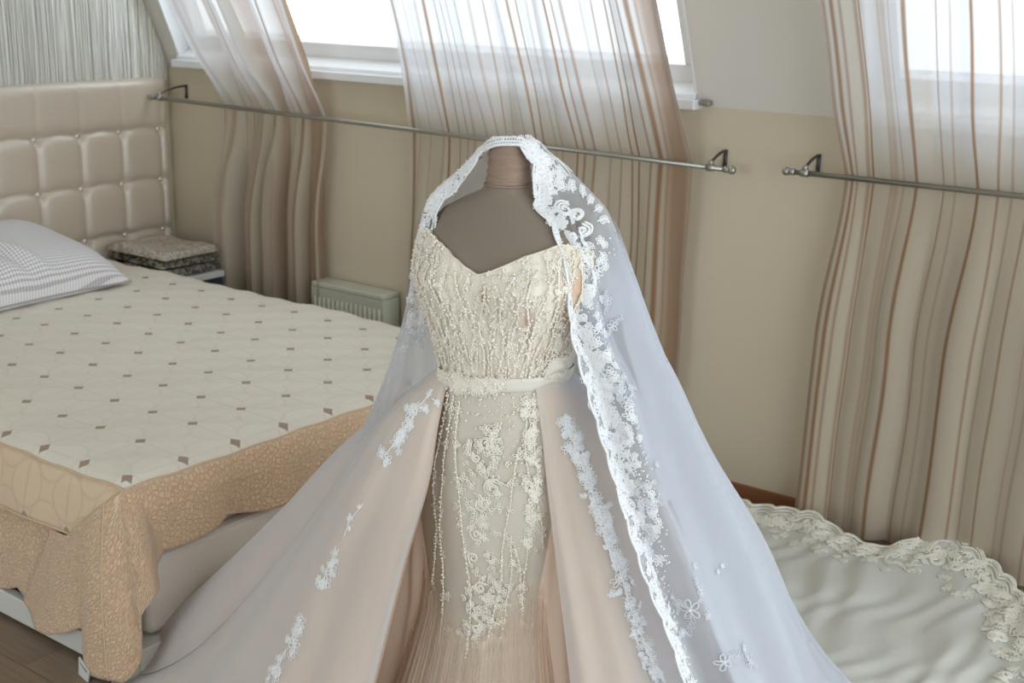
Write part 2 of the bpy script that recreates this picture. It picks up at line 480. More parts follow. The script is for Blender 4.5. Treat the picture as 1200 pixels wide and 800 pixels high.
# ------------------------------------------------------------------ curtain rods
def make_rod(label, x0, y0, z0, x1, y1, z1, brackets, ends):
    t = thing('curtain_rod', label, 'curtain rod', (x0, y0, z0))
    e = np.array([x1 - x0, y1 - y0, z1 - z0])
    b = MB(); b.tube([np.zeros(3), e * 0.5, e], 0.0085, 12); b.build('rod', M['metal'], t)
    for k in ends:
        p = e * k; s = -1 if k == 0 else 1
        b = MB(); b.tube([p - [s * .006, 0, 0], p + [s * .012, 0, 0]], 0.011, 12); b.ball(p + [s * .022, 0, 0], 0.0145, 2)
        b.build('finial', M['metal'], t)
    for bx_ in brackets:
        q = e * ((bx_ - x0) / (x1 - x0)); wl = WALL_Y - y0; qy = q[1]
        b = MB()
        b.box((q[0] - .006, wl - .0065, q[2] - .010), (q[0] + .006, wl, q[2] + 0.050))
        pts = []
        for k in range(13):
            f = k / 12
            pts.append([q[0], (wl - .006) * (1 - f) + qy * f, q[2] + 0.014 + 0.028 * math.cos(f * pi / 2) + 0.004])
        b.tube(pts, 0.0048, 8)
        bo = b.build('bracket', M['dark_metal'], t)
        b = MB(); b.tube([[q[0] - .012, qy, q[2]], [q[0] + .012, qy, q[2]]], 0.0125, 12); b.tube([[q[0], qy, q[2] + .008], [q[0], qy, q[2] + .024]], 0.009, 10)
        b.build('ring', M['metal'], bo)
        for zs_ in (.044, -.003):
            b = MB(); b.tube([[q[0], wl - .013, q[2] + zs_], [q[0], wl - .007, q[2] + zs_]], .005, 8); b.build('screw', M['dark_metal'], bo)
    return t
make_rod('long steel curtain rod holding two curtains under the left window', -4.772, 3.675, 1.195, -1.945, 3.73, 1.150, (-4.735, -2.0), (0, 1))
make_rod('steel curtain rod holding the single curtain at the right', -1.712, 3.73, 1.166, 0.95, 3.73, 1.172, (-1.672, 0.9), (0, 1))

# ------------------------------------------------------------------ curtains
def smooth01(x): x = np.clip(x, 0, 1); return x * x * (3 - 2 * x)
def make_curtain(name, label, top, rod, mid, bot, zrod, stripes, pleat_f, pleat_a, seed, group=None, nu=420):
    rs = np.random.default_rng(seed)
    u = np.linspace(0, 1, nu)
    zs_up = np.linspace(2.36, zrod + 0.012, 30)
    zs_dn = np.linspace(zrod - 0.012, 0.015, 46)
    zz = np.concatenate([zs_up, [zrod], zs_dn])
    ph = rs.uniform(0, 2 * pi, 6)
    wv = np.zeros(nu)
    for k, (f, a) in enumerate(zip(pleat_f, pleat_a)):
        wv += a * np.sin(2 * pi * f * (u + 0.03 * np.sin(2 * pi * u * 1.7 + ph[k])) + ph[k])
    P = np.zeros((len(zz), nu, 3)); UV = np.zeros((len(zz), nu, 2)); col = np.zeros((len(zz), nu))
    tx = lambda pr: pr[0] + (pr[1] - pr[0]) * u
    line = np.zeros(nu)
    for (pos, wd, st) in stripes:
        line = np.maximum(line, st * np.clip(1.5 - np.abs(u - pos) / (wd / 2), 0, 1))
    for i, z in enumerate(zz):
        if z >= zrod:
            f = (z - zrod) / 0.5
            y = 3.752 - (z - zrod) / math.tan(math.radians(66))
            e = 1 - math.exp(-f * 0.7)
            x = tx(rod) + (tx(top) - tx(rod)) * (e / (1 - math.exp(-0.7)))
            amp = 0.18 + 1.0 * smooth01(f * 2)
            pinch = 0.006
        else:
            f = (zrod - z) / zrod
            g = smooth01(f / 0.45)
            x = tx(rod) + (tx(mid) - tx(rod)) * g if f < 0.45 else tx(mid) + (tx(bot) - tx(mid)) * smooth01((f - 0.45) / 0.55)
            y = 3.752
            amp = 0.18 + 1.1 * smooth01(f * 3)
        yw = wv * amp
        if z < zrod: yw = np.clip(yw, -0.04, 0.05)
        P[i, :, 0] = x + 0.25 * np.gradient(wv) * nu / 40 * amp
        P[i, :, 1] = y + yw
        P[i, :, 2] = z
        P[i, :, 0] += 0.003 * np.sin(z * 9 + u * 30)
        UV[i, :, 0] = u; UV[i, :, 1] = z
        col[i] = line
    b = MB(); b.grid(P, UV, col)
    t = b.build(name, M['curtain'])
    return tag(t, label, 'curtain', group)
def stripe_set(seed, n, wmin, wmax, extra=()):
    rs = np.random.default_rng(seed)
    out = []
    for k in range(n):
        out.append(((k + rs.uniform(0.15, 0.85)) / n, rs.uniform(wmin, wmax), rs.choice([0.45, 0.7, 0.95], p=[.45, .3, .25])))
    return out + list(extra)
make_curtain('curtain', 'gathered striped sheer curtain in the corner beside the headboard', (-4.50, -3.765), (-4.40, -3.77), (-4.50, -3.80), (-4.52, -3.80), 1.178,
             stripe_set(3, 11, 0.006, 0.014, [(0.62, 0.07, 0.55), (0.52, 0.03, 0.4), (0.36, 0.05, 0.3), (0.90, 0.13, 0.62), (0.78, 0.03, 0.6), (0.12, 0.04, 0.3)]), (4.6, 9.3, 2.1), (0.034, 0.014, 0.014), 11, 'striped sheer curtains')
make_curtain('curtain', 'wide striped sheer curtain hanging behind the wedding dress', (-3.255, -2.105), (-3.325, -2.075), (-3.36, -2.077), (-3.42, -2.10), 1.160,
             stripe_set(5, 28, 0.004, 0.0085, [(0.955, 0.07, 0.75), (0.90, 0.015, 0.9), (0.02, 0.012, 0.8)]), (5.2, 11.0, 2.4), (0.014, 0.006, 0.012), 12, 'striped sheer curtains')
make_curtain('curtain', 'striped sheer curtain on the separate rod at the right edge', (-1.555, 0.60), (-1.545, 0.55), (-1.585, 0.55), (-1.605, 0.56), 1.168,
             stripe_set(9, 40, 0.0018, 0.004, [(0.003, 0.006, 0.7), (0.012, 0.004, 0.9), (0.035, 0.006, 0.6), (0.075, 0.008, 0.4)]), (8.5, 17.0, 3.1), (0.012, 0.006, 0.010), 13, 'striped sheer curtains', nu=800)

# ------------------------------------------------------------------ string curtain above the headboard
b = MB()
rs = np.random.default_rng(21)
for k in range(620):
    y = 2.2 + 1.62 * (k + rs.uniform(-.4, .4)) / 620
    ztop = min(2.45, SLOPE_Z + (WALL_Y - 0.015 - y) * math.tan(SA))
    if ztop < 1.30: continue
    x = LEFT_X + 0.006 + rs.uniform(0, 0.022)
    if y > 3.66 and rs.random() < 0.45: continue
    zz = np.linspace(ztop, 1.262, 7)
    pts = np.stack([x + rs.normal(0, .0015, 7), y + np.cumsum(rs.normal(0, .0018, 7)), zz], 1)
    b.tube(pts, rs.uniform(.0010, .0024), 3, cap=False)
tag(b.build('string_curtain', M['string'], None, True, 'stuff'), 'silvery green string curtain hanging on the wall above the headboard', 'string curtain')

# ------------------------------------------------------------------ bed
BX0, BX1, BY0, BY1, BZ = -4.80, -2.50, 1.80, 3.33, 0.50
bed = thing('bed', 'double bed with tall tufted cream headboard and low white base', 'bed', (0, 0, 0))
# headboard panel with tufted face
hy0, hy1, hz0, hz1 = 1.62, 3.795, 0.05, 1.277
by_, bz_ = 3.744, 1.046
def tuft(y, z):
    a = np.abs(np.sin(pi * (y - by_) / 0.212)); c = np.abs(np.sin(pi * (z - bz_) / 0.231))
    top = z > bz_ + 0.01
    crease_v = 1 - np.exp(-(a / 0.26) ** 1.0)
    crease_h = 1 - np.exp(-(c / 0.22) ** 1.0)
    c2 = np.where(z > bz_, np.where(z < bz_ + .116, crease_h, 1.0), crease_h)
    cv = np.where(z > bz_, 0.70 + 0.30 * crease_v, crease_v)
    cv = np.where(z > bz_ + .16, 0.8 + .2 * crease_v, cv)
    pinch = np.exp(-((a / .30) ** 2 + (c / .30) ** 2)) * np.where(z > bz_ + .1, 0, 1)
    h = 0.030 * (0.30 + 0.70 * c2) * (0.40 + 0.60 * cv) - 0.014 * pinch
    e = np.minimum(np.minimum(hy1 - y, y - hy0), hz1 - z)
    return h - 0.03 * np.exp(-np.maximum(e, 0) / 0.012)
Y = np.linspace(hy0, hy1, 300); Z = np.linspace(hz0, hz1, 170)
YY, ZZ = np.meshgrid(Y, Z)
sag = 0.012 * np.abs(np.sin(pi * (YY - by_) / 0.212)) ** 1.3
X = -4.845 + tuft(YY, np.where(ZZ < bz_ + .05, ZZ - sag, ZZ))
P = np.stack([X, YY, ZZ], -1)
b = MB(); b.grid(P)
b.box((-4.868, hy0, hz0), (-4.862, hy1, hz1))
for ring in ((P[0], 0), (P[-1], 0), (P[:, 0], 0), (P[:, -1], 0)):
    q = ring[0]; back = q.copy(); back[:, 0] = -4.866
    b.grid(np.stack([q, back]))
hb = b.build('headboard', M['leather'], bed)
bb_m = MB(); bb_m.ball((0, 0, 0), 0.014, 2, 0.6, (1, 0, 0))
btn = None
for r in range(4):
    for k in range(10):
        z = bz_ - 0.231 * r; y = by_ - 0.212 * k
        if btn is None: btn = bb_m.build('button', M['button'], hb); o = btn
        else: o = btn.copy(); C.objects.link(o); o.parent = hb
        o.location = (-4.845 + float(tuft(np.array(y), np.array(z))) + 0.007, y, z)
def rbox(mb_args, name, mat, parent, bv):
    m = MB(); m.box(*mb_args); return bevel(m.build(name, mat, parent, False), bv, 3)
rbox(((-4.83, 1.83, 0.08), (-2.515, 3.345, 0.30)), 'box_spring', M['mattress'], bed, 0.02)
rbox(((-4.83, 1.84, 0.30), (-2.53, 3.345, 0.482)), 'mattress', M['mattress'], bed, 0.04)
rbox(((-4.83, 1.735, 0.015), (-2.47, 1.765, 0.085)), 'side_rail', M['bed_white'], bed, 0.004)
rbox(((-4.83, 3.345, 0.015), (-2.47, 3.375, 0.085)), 'side_rail', M['bed_white'], bed, 0.004)
rbox(((-2.505, 1.7655, 0.015), (-2.47, 3.3445, 0.085)), 'foot_rail', M['bed_white'], bed, 0.004)
rbox(((-4.83, 1.7655, 0.06), (-2.5055, 3.3445, 0.078)), 'base_board', M['bed_white'], bed, 0.004)
for x_, y_ in ((-4.7, 1.80), (-2.56, 1.80), (-4.7, 3.31), (-2.56, 3.31)):
    rbox(((x_, y_ - .03, 0), (x_ + .05, y_ + .02, 0.06)), 'foot', M['bed_white'], bed, 0.003)

# ------------------------------------------------------------------ bedspread
spread = thing('bedspread', 'cream and tan quilted bedspread with brown diamonds over the bed', 'bedspread', (0, 0, 0))
LX, LY = -2.55, 1.818           # lattice origin
TX0, TX1, TY0, TY1 = -4.77, -2.525, 1.79, 3.385
nx, ny = 150, 110
xs = np.linspace(TX0, TX1, nx); ys = np.linspace(TY0, TY1, ny)
XX, YY = np.meshgrid(xs, ys)
def topz(x, y):
    d = np.minimum(np.minimum(TX1 - x, y - TY0), TY1 - y)
    d = np.maximum(d, 0)
    z = 0.520 - 0.028 * np.exp(-d / 0.02)
    z = z + 0.0025 * np.sin(2 * pi * (x - LX) / .175) * np.sin(2 * pi * (y - LY) / .175)
    z = z + 0.003 * np.sin(x * 7.3 + y * 4.1) + 0.002 * np.sin(x * 13 - y * 9)
    return z
b = MB(); b.grid(np.stack([XX, YY, topz(XX, YY)], -1), np.stack([XX - LX, YY - LY], -1))
b.build('top_panel', M['quilt_white'], spread)
# foot drop: tan, scalloped hem
def scallop(t, lam, d): return d * (1 - np.abs(np.sin(pi * t / lam)) ** 0.8)
nv = 40
ys2 = np.linspace(TY0 - 0.005, TY1, 160); tt = np.linspace(0, 1, nv)
T, Y2 = np.meshgrid(tt, ys2, indexing='ij')
hem = 0.315 + scallop(Y2 - 1.80, 0.29, 0.03)
ztop = topz(np.full_like(ys2, TX1), ys2)
Zf = ztop[None, :] + (hem - ztop[None, :]) * T
Xf = TX1 + 0.034 * np.sqrt(np.clip(T * 3, 0, 1)) + T * (0.010 * np.sin(Y2 * 17) + 0.006 * np.sin(Y2 * 31 + 1))
b = MB(); b.grid(np.stack([Xf, Y2, Zf], -1), np.stack([Y2, Zf], -1))
solid(b.build('foot_drop', M['quilt_tan'], spread), 0.006)
# piping along both edges of the top
def pipe(p0, p1, name):
    f = np.linspace(0, 1, 60)[:, None]
    pts = np.array(p0)[None] * (1 - f) + np.array(p1)[None] * f
    pts[:, 2] = topz(pts[:, 0], pts[:, 1]) + 0.002
    m = MB(); m.tube(pts, 0.0035, 6); return m.build(name, M['piping'], spread)
pipe((TX1, TY0, 0), (TX1, TY1, 0), 'piping'); pipe((TX0, TY0, 0), (TX1, TY0, 0), 'piping')
# side drop: tile row then vermicelli band, scalloped hem
xs2 = np.linspace(TX0, -2.526, 220)
def side_y(x, t): return TY0 - 0.036 * np.sqrt(np.clip(t * 4, 0, 1)) - 0.015 * t + t * (0.012 * np.sin(x * 11) + 0.006 * np.sin(x * 23 + 2))
zt2 = topz(xs2, np.full_like(xs2, TY0))
TILE = 0.175
def side_panel(z_a, z_b, name, mat, rows, hem=False):
    T, X2 = np.meshgrid(np.linspace(0, 1, rows), xs2, indexing='ij')
    za = np.full_like(xs2, z_a) if z_a is not None else zt2
    zb = np.full_like(xs2, z_b) + (scallop(xs2 + 2.62, 0.34, 0.045) if hem else 0)
    Zs = za[None] + (zb - za)[None] * T
    tf = (za[None] - Zs) / 0.45
    Ys = side_y(X2, np.clip(tf, 0, 1))
    m = MB(); m.grid(np.stack([X2, Ys, Zs], -1), np.stack([X2 - LX, Zs - 0.515], -1))
    return solid(m.build(name, mat, spread), 0.006)
side_panel(None, 0.515 - TILE, 'tile_row', M['quilt_tile'], 14)
side_panel(0.515 - TILE, 0.075, 'side_drop', M['quilt_tan'], 20, True)
m = MB(); m.tube(np.stack([xs2, side_y(xs2, (0.505 - .34) / .45) - 0.004, np.full_like(xs2, 0.515 - TILE)], 1), 0.0035, 6)
m.build('piping', M['piping'], spread)
# hanging corner: a cone of cloth swinging out from the corner of the mattress
corner = np.array([TX1 - 0.005, TY0 + 0.0, 0.500])
cpts_top, nph, nt = [], 60, 40
PH = np.linspace(0, 1, nph); TT = np.linspace(0, 1, nt)
Pc = np.zeros((nt, nph, 3)); UVc = np.zeros((nt, nph, 2))
# hem outline of the corner, from the side drop (ph=0) round the fold tip to the foot drop (ph=1)
hemk = np.array([(-2.92, 1.732, 0.095), (-2.87, 1.722, 0.075), (-2.82, 1.700, 0.058), (-2.75, 1.692, 0.066), (-2.68, 1.700, 0.095), (-2.625, 1.712, 0.115), (-2.612, 1.700, 0.03), (-2.575, 1.690, 0.016),
                 (-2.504, 1.690, 0.028), (-2.445, 1.700, 0.040), (-2.425, 1.728, 0.075), (-2.425, 1.742, 0.13), (-2.428, 1.745, 0.20), (-2.412, 1.772, 0.245), (-2.425, 1.80, 0.265), (-2.470, 1.83, 0.29), (-2.486, 1.87, 0.33)])
topk = np.array([(-2.78, 1.744, .335), (-2.76, 1.744, .335), (-2.735, 1.744, .335), (-2.71, 1.744, .34), (-2.68, 1.746, .365), (-2.655, 1.748, .39), (-2.63, 1.750, .41), (-2.60, 1.754, .435),
                 (-2.57, 1.762, .46), (-2.545, 1.774, .482), (-2.530, 1.787, .497), (-2.525, 1.791, .498), (-2.516, 1.80, .492), (-2.515, 1.812, .493), (-2.515, 1.825, .494), (-2.515, 1.845, .495), (-2.516, 1.87, .495)])
def cat(K, t):
    K = np.asarray(K, float); n = len(K) - 1
    t = np.clip(np.asarray(t, float), 0, 1) * n
    i = np.minimum(t.astype(int), n - 1); f = (t - i)
    g = lambda k: K[np.clip(k, 0, n)]
    f = f.reshape(f.shape + (1,) * (K.ndim - 1))
    p0, p1, p2, p3 = g(i - 1), g(i), g(i + 1), g(i + 2)
    return 0.5 * ((2 * p1) + (-p0 + p2) * f + (2 * p0 - 5 * p1 + 4 * p2 - p3) * f ** 2 + (-p0 + 3 * p1 - 3 * p2 + p3) * f ** 3)
Hm, Tm = cat(hemk, PH), cat(topk, PH)
for i, t in enumerate(TT):
    q = Tm * (1 - t) + Hm * t
    bulge = math.sin(pi * min(1, t * 1.0)) * 0.02
    q[:, 1] -= bulge * np.exp(-((PH - .6) / .3) ** 2)
    q[:, 0] += 0.6 * bulge * np.exp(-((PH - .7) / .3) ** 2)
    Pc[i] = q
    UVc[i, :, 0] = PH * 0.95 * (0.5 + .5 * t); UVc[i, :, 1] = t * 0.45
b = MB(); b.grid(Pc, UVc)
solid(b.build('corner_fold', M['quilt_tan'], spread), 0.007)
m = MB(); m.tube(cat(Pc[:, 30], np.linspace(0, 1, 30)) + np.array([0.0, -0.005, 0]), 0.0025, 6); m.build('corner_seam', M['piping'], spread)
b = MB(); b.hexa([(-2.622, 1.686, .002), (-2.570, 1.676, .001), (-2.570, 1.680, .001), (-2.622, 1.690, .002), (-2.622, 1.690, .048), (-2.566, 1.680, .030), (-2.566, 1.684, .030), (-2.622, 1.694, .048)])
lb = b.build('care_label', M['bed_white'], spread, False)
b = MB()
for k in range(5):
    x_ = -2.612 + k * .0075
    b.box((x_, 1.6868 - k * .0014, .033 - k * .0022), (x_ + .0045, 1.6888 - k * .0014, .0375 - k * .0022))
b.build('label_print', M['dark_metal'], lb, False)

# ------------------------------------------------------------------ pillow
def pillow(label, loc, rz, tilt, a, bb, h):
    n = 90
    g = np.linspace(-1, 1, n)
    U, V = np.meshgrid(g, g)
    ed = (1 - np.abs(U) ** 3.2) * (1 - np.abs(V) ** 3.2)
    pin = 1 - 0.05 * (1 - np.abs(U) ** 2) * np.abs(V) ** 4
    xx = a * U * (1 - 0.07 * (1 - V ** 2) * np.abs(U) ** 3); yy = bb * V * (1 - 0.05 * (1 - U ** 2) * np.abs(V) ** 3)
    wr = 0.008 * np.sin(7 * V + 3 * U) * ed + 0.012 * np.exp(-((V + 0.15 - .35 * U) / .05) ** 2) * ed - 0.016 * np.exp(-((V + 0.28 - .3 * U) / .05) ** 2) * ed + .010 * np.exp(-((V + 0.42 - .28 * U) / .06) ** 2) * ed
    zt = h * np.clip(ed, 0, 1) ** 0.5 + wr
    zb = -0.35 * h * np.clip(ed, 0, 1) ** 0.5
    UV = np.stack([xx, yy], -1)
    m = MB(); m.grid(np.stack([xx, yy, zt], -1), UV); m.grid(np.stack([xx, yy, zb], -1), UV, flip=True)
    # seam piping
    k = np.linspace(-1, 1, 60)
    bd = np.concatenate([np.stack([k, -np.ones(60)], 1), np.stack([np.ones(60), k], 1), np.stack([-k, np.ones(60)], 1), np.stack([-np.ones(60), -k], 1)])
    t = thing('pillow', label, 'pillow', loc, rz)
    t.rotation_euler = (0, tilt, rz)
    m.build('pillowcase', M['gingham'], t)
    bx = a * bd[:, 0] * (1 - 0.07 * (1 - bd[:, 1] ** 2) * np.abs(bd[:, 0]) ** 3); by = bb * bd[:, 1] * (1 - 0.05 * (1 - bd[:, 0] ** 2) * np.abs(bd[:, 1]) ** 3)
    m = MB(); m.tube(np.stack([bx, by, 0 * bx], 1), 0.004, 6); m.build('seam', M['gingham'], t)
pillow('grey gingham pillow lying on the bed against the headboard', (-4.50, 2.66, 0.60), 0.06, math.radians(12), 0.30, 0.42, 0.150)

# ------------------------------------------------------------------ nightstand, blankets, radiator
ns = thing('nightstand', 'small white bedside cabinet with dark front between bed and curtain', 'nightstand', (-4.60, 3.545, 0))
rbox(((-0.225, -0.155, 0.435), (0.225, 0.155, 0.462)), 'top', M['bed_white'], ns, 0.004)
rbox(((-0.22, -0.15, 0.05), (-0.205, 0.15, 0.434)), 'back_panel', M['bed_white'], ns, 0.002)
rbox(((-0.2045, -0.15, 0.05), (0.20, -0.132, 0.434)), 'side_panel', M['bed_white'], ns, 0.002)
rbox(((-0.2045, 0.132, 0.05), (0.20, 0.15, 0.434)), 'side_panel', M['bed_white'], ns, 0.002)
rbox(((0.201, -0.15, 0.245), (0.215, 0.15, 0.43)), 'drawer', M['teal'], ns, 0.003)
rbox(((0.201, -0.15, 0.055), (0.215, 0.15, 0.24)), 'drawer', M['teal'], ns, 0.003)
for x_, y_ in ((-.2, -.14), (.17, -.14), (-.2, .11), (.17, .11)):
    rbox(((x_, y_, 0), (x_ + .03, y_ + .03, 0.05)), 'leg', M['bed_white'], ns, 0.002)
def blanket(label, z, th, mat, dx, dy, rz, sx=0.195, sy=0.148):
    n = 40
    g = np.linspace(-1, 1, n); U, V = np.meshgrid(g, g)
    r = np.maximum(np.abs(U), np.abs(V))
    ed = np.clip(1 - (np.clip((r - .9) / .1, 0, 1)) ** 2, 0, 1) ** 0.5
    rr = np.random.default_rng(int(z * 1000))
    bumpy = 0.006 * np.sin(U * 5 + rr.uniform(0, 6)) * np.sin(V * 4 + rr.uniform(0, 6))
    m = MB()
    zt = th * 0.5 * ed + bumpy * ed + th * .5
    m.grid(np.stack([U * sx, V * sy, zt], -1)); m.grid(np.stack([U * sx, V * sy, th * .5 - th * .5 * ed], -1), flip=True)
    t = thing('folded_throw', label, 'blanket', (-4.60 + dx, 3.548 + dy, z), rz, 'folded throws on the nightstand')
    m.build('fabric', mat, t)
    k = np.linspace(-1, 1, 20)
    m = MB(); m.tube(np.stack([k * sx, -np.full(20, sy) - .002, np.full(20, th * .3)], 1), 0.006, 6)
    m.tube(np.stack([np.full(20, sx) + .002, k * sy, np.full(20, th * .3)], 1), 0.006, 6)
    m.build('folded_edge', mat, t)
blanket('lowest folded throw, olive brocade, in the stack on the nightstand', 0.4625, 0.038, M['brocade_dark'], 0.0, 0.0, 0.02)
blanket('middle folded throw, olive brocade, in the stack on the nightstand', 0.5035, 0.034, M['brocade_dark'], -.006, 0.004, -.03)
blanket('topmost folded throw, pale silver brocade, in the stack on the nightstand', 0.540, 0.034, M['brocade'], 0.004, -.004, 0.03, .19, .145)

rad = thing('radiator', 'small cream panel radiator under the window beside the curtain', 'radiator', (-3.645, 3.77, 0))
rbox(((-0.200, -0.050, 0.10), (0.200, -0.040, 0.470)), 'front_panel', M['rad'], rad, 0.004)
rbox(((-0.200, 0.035, 0.10), (0.200, 0.045, 0.470)), 'back_panel', M['rad'], rad, 0.004)
rbox(((-0.204, -0.052, 0.471), (0.204, 0.047, 0.492)), 'top_cover', M['rad'], rad, 0.005)
rbox(((-0.204, -0.052, 0.10), (-0.2005, 0.047, 0.4705)), 'side_cover', M['rad'], rad, 0.001)
rbox(((0.2005, -0.052, 0.10), (0.204, 0.047, 0.4705)), 'side_cover', M['rad'], rad, 0.001)
rm = MB(); rm.tube([[0, 0, .13], [0, 0, .28], [0, 0, .43]], 0.0075, 6)
r0 = None
for k in range(15):
    if r0 is None: r0 = rm.build('rib', M['rad'], rad); o = r0
    else: o = r0.copy(); C.objects.link(o); o.parent = rad
    o.location = (-0.182 + k * 0.026, -0.050, 0)
for x_ in (-.18, .18):
    m = MB(); m.tube([[x_, .0, .0], [x_, 0, .06], [x_, 0, .12]], .009, 8); m.build('pipe', M['rad'], rad)

# ================================================================== dress form, dress, veil
FW = np.array([-0.5996, 0.8005, 0.0]); RT = np.array([0.8003, 0.5996, 0.0])
O3 = FW * 2.4
RZ = math.atan2(RT[1], RT[0])
def project(p):        # local dress coordinates -> photo pixels
    p = np.asarray(p, float)
    wpt = O3 + p[..., 0:1] * RT + p[..., 1:2] * FW + p[..., 2:3] * np.array([0, 0, 1.0])
    c = (wpt - CAM) @ R
    return np.stack([600 + F_PX * c[..., 0] / -c[..., 2], 400 - F_PX * c[..., 1] / -c[..., 2]], -1)

PSI = math.radians(26)
E1 = np.array([math.cos(PSI), -math.sin(PSI)]); E2 = np.array([-math.sin(PSI), -math.cos(PSI)])
BODY = np.array([  # z, half width, front depth, back depth
    (1.437, .036, .036, .040), (1.39, .037, .038, .042), (1.357, .040, .044, .045), (1.343, .052, .048, .05), (1.327, .088, .054, .06), (1.303, .132, .064, .07),
    (1.27, .164, .080, .08), (1.23, .178, .102, .09), (1.18, .182, .118, .09), (1.12, .164, .108, .088), (1.05, .137, .098, .08),
    (.99, .121, .092, .078), (.92, .146, .105, .10), (.83, .172, .116, .115), (.76, .176, .120, .115), (.65, .166, .118, .105), (.5, .150, .118, .1), (.35, .155, .125, .11), (.2, .16, .13, .12)])[::-1]
def body(th, z, off=0.0):
    th, z = np.broadcast_arrays(np.asarray(th, float), np.asarray(z, float))
    a = np.interp(z, BODY[:, 0], BODY[:, 1]); bf = np.interp(z, BODY[:, 0], BODY[:, 2]); bk = np.interp(z, BODY[:, 0], BODY[:, 3])
    s, c = np.sin(th), np.cos(th)
    n = 2.25
    k = (np.abs(s) ** n + np.abs(c) ** n) ** (-1 / n)
    bd = np.where(c > 0, bf, bk)
    bust = 0.017 * (np.exp(-((th - .52) / .36) ** 2) + np.exp(-((th + .52) / .36) ** 2)) * np.exp(-((z - 1.165) / .045) ** 2)
    A = (a + off + bust * .4) * s * k; B = (bd + off + bust) * c * k
    return np.stack([-0.012 + A * E1[0] + B * E2[0], A * E1[1] + B * E2[1], z], -1)

class Surf:
    def __init__(s, fn, u0=0.0, u1=1.0, v0=0.0, v1=1.0):
        s.fn = fn; s.rng = (u0, u1, v0, v1); s.g = None
    def pos(s, u, v): return s.fn(np.asarray(u, float), np.asarray(v, float))
    def d(s, u, v):
        u0, u1, v0, v1 = s.rng; h = 6e-3 * (u1 - u0); k = 6e-3 * (v1 - v0)
        return (s.pos(u + h, v) - s.pos(u - h, v)) / (2 * h), (s.pos(u, v + k) - s.pos(u, v - k)) / (2 * k)
    def nrm(s, u, v):
        du, dv = s.d(u, v)
        n = np.cross(du, dv); n /= np.linalg.norm(n, axis=-1, keepdims=True) + 1e-12
        cam_l = np.array([0, -2.4, 1.72])
        p = s.pos(u, v)
        sg = np.sign(np.sum(n * (cam_l - p), -1, keepdims=True)); sg[sg == 0] = 1
        return n * sg
    def pick(s, px, py):
        if s.g is None:
            u0, u1, v0, v1 = s.rng
            U, V = np.meshgrid(np.linspace(u0, u1, 320), np.linspace(v0, v1, 320), indexing='ij')
            P = s.pos(U, V); s.g = (U, V, project(P), P[..., 1])
        U, V, Q, dep = s.g
        d = np.hypot(Q[..., 0] - px, Q[..., 1] - py)
        sc = np.maximum(d - 3.0, 0) * 1.0 + 12.0 * dep
        i = np.unravel_index(np.argmin(sc), sc.shape)
        return U[i], V[i]
    def path(s, pts, n=60):
        uv = np.array([s.pick(*p) for p in pts])
        return cat(uv, np.linspace(0, 1, n)) if len(pts) > 2 else uv[0] + (uv[1] - uv[0]) * np.linspace(0, 1, n)[:, None]
    def on(s, uv, off=0.002):
        return s.pos(uv[:, 0], uv[:, 1]) + s.nrm(uv[:, 0], uv[:, 1]) * off
    def local(s, u0, v0, xy, up=None):
        # metric plane at (u0,v0): x to the image right, y up, pulled onto the surface
        du, dv = s.d(np.array([u0]), np.array([v0])); du, dv = du[0], dv[0]
        n = s.nrm(np.array([u0]), np.array([v0]))[0]
        yv = np.array([0, 0, 1.0]) if up is None else np.asarray(up, float)
        yv = yv - n * (yv @ n); yv /= np.linalg.norm(yv) + 1e-9
        xv = np.cross(yv, n)
        A = np.stack([du, dv], 1)
        W = xy[:, 0:1] * xv + xy[:, 1:2] * yv
        uv = np.linalg.lstsq(A, W.T, rcond=None)[0].T
        return np.stack([u0 + uv[:, 0], v0 + uv[:, 1]], 1)

# --- lace vocabulary (2D polylines in metres)
def spiral(r, turns=1.4, n=26, flip=1, tail=0.0):
    t = np.linspace(0, 1, n)
    a = t * turns * 2 * pi
    rr = r * (1 - 0.82 * t)
    p = np.stack([rr * np.cos(a) * flip, rr * np.sin(a)], 1)
    if tail:
        q = np.stack([np.full(6, r * flip) , np.linspace(-tail, 0, 6)], 1)[:-1]
        p = np.concatenate([q, p])
    return p
def petal(l, wd, ang, n=11, base=0.0):
    t = np.linspace(0, 1, n)
    x = base + l * np.sin(pi * t / 1.0) ** 1.0 * 0 + base * 0
    th = t * 2 * pi
    px = base + l * (1 - np.cos(th)) / 2; py = wd * np.sin(th) * (0.6 + 0.4 * (1 - np.cos(th)) / 2)
    c, s_ = math.cos(ang), math.sin(ang)
    return np.stack([px * c - py * s_, px * s_ + py * c], 1)
def rot(p, a, o=(0, 0)):
    c, s_ = math.cos(a), math.sin(a)
    return np.stack([p[:, 0] * c - p[:, 1] * s_ + o[0], p[:, 0] * s_ + p[:, 1] * c + o[1]], 1)

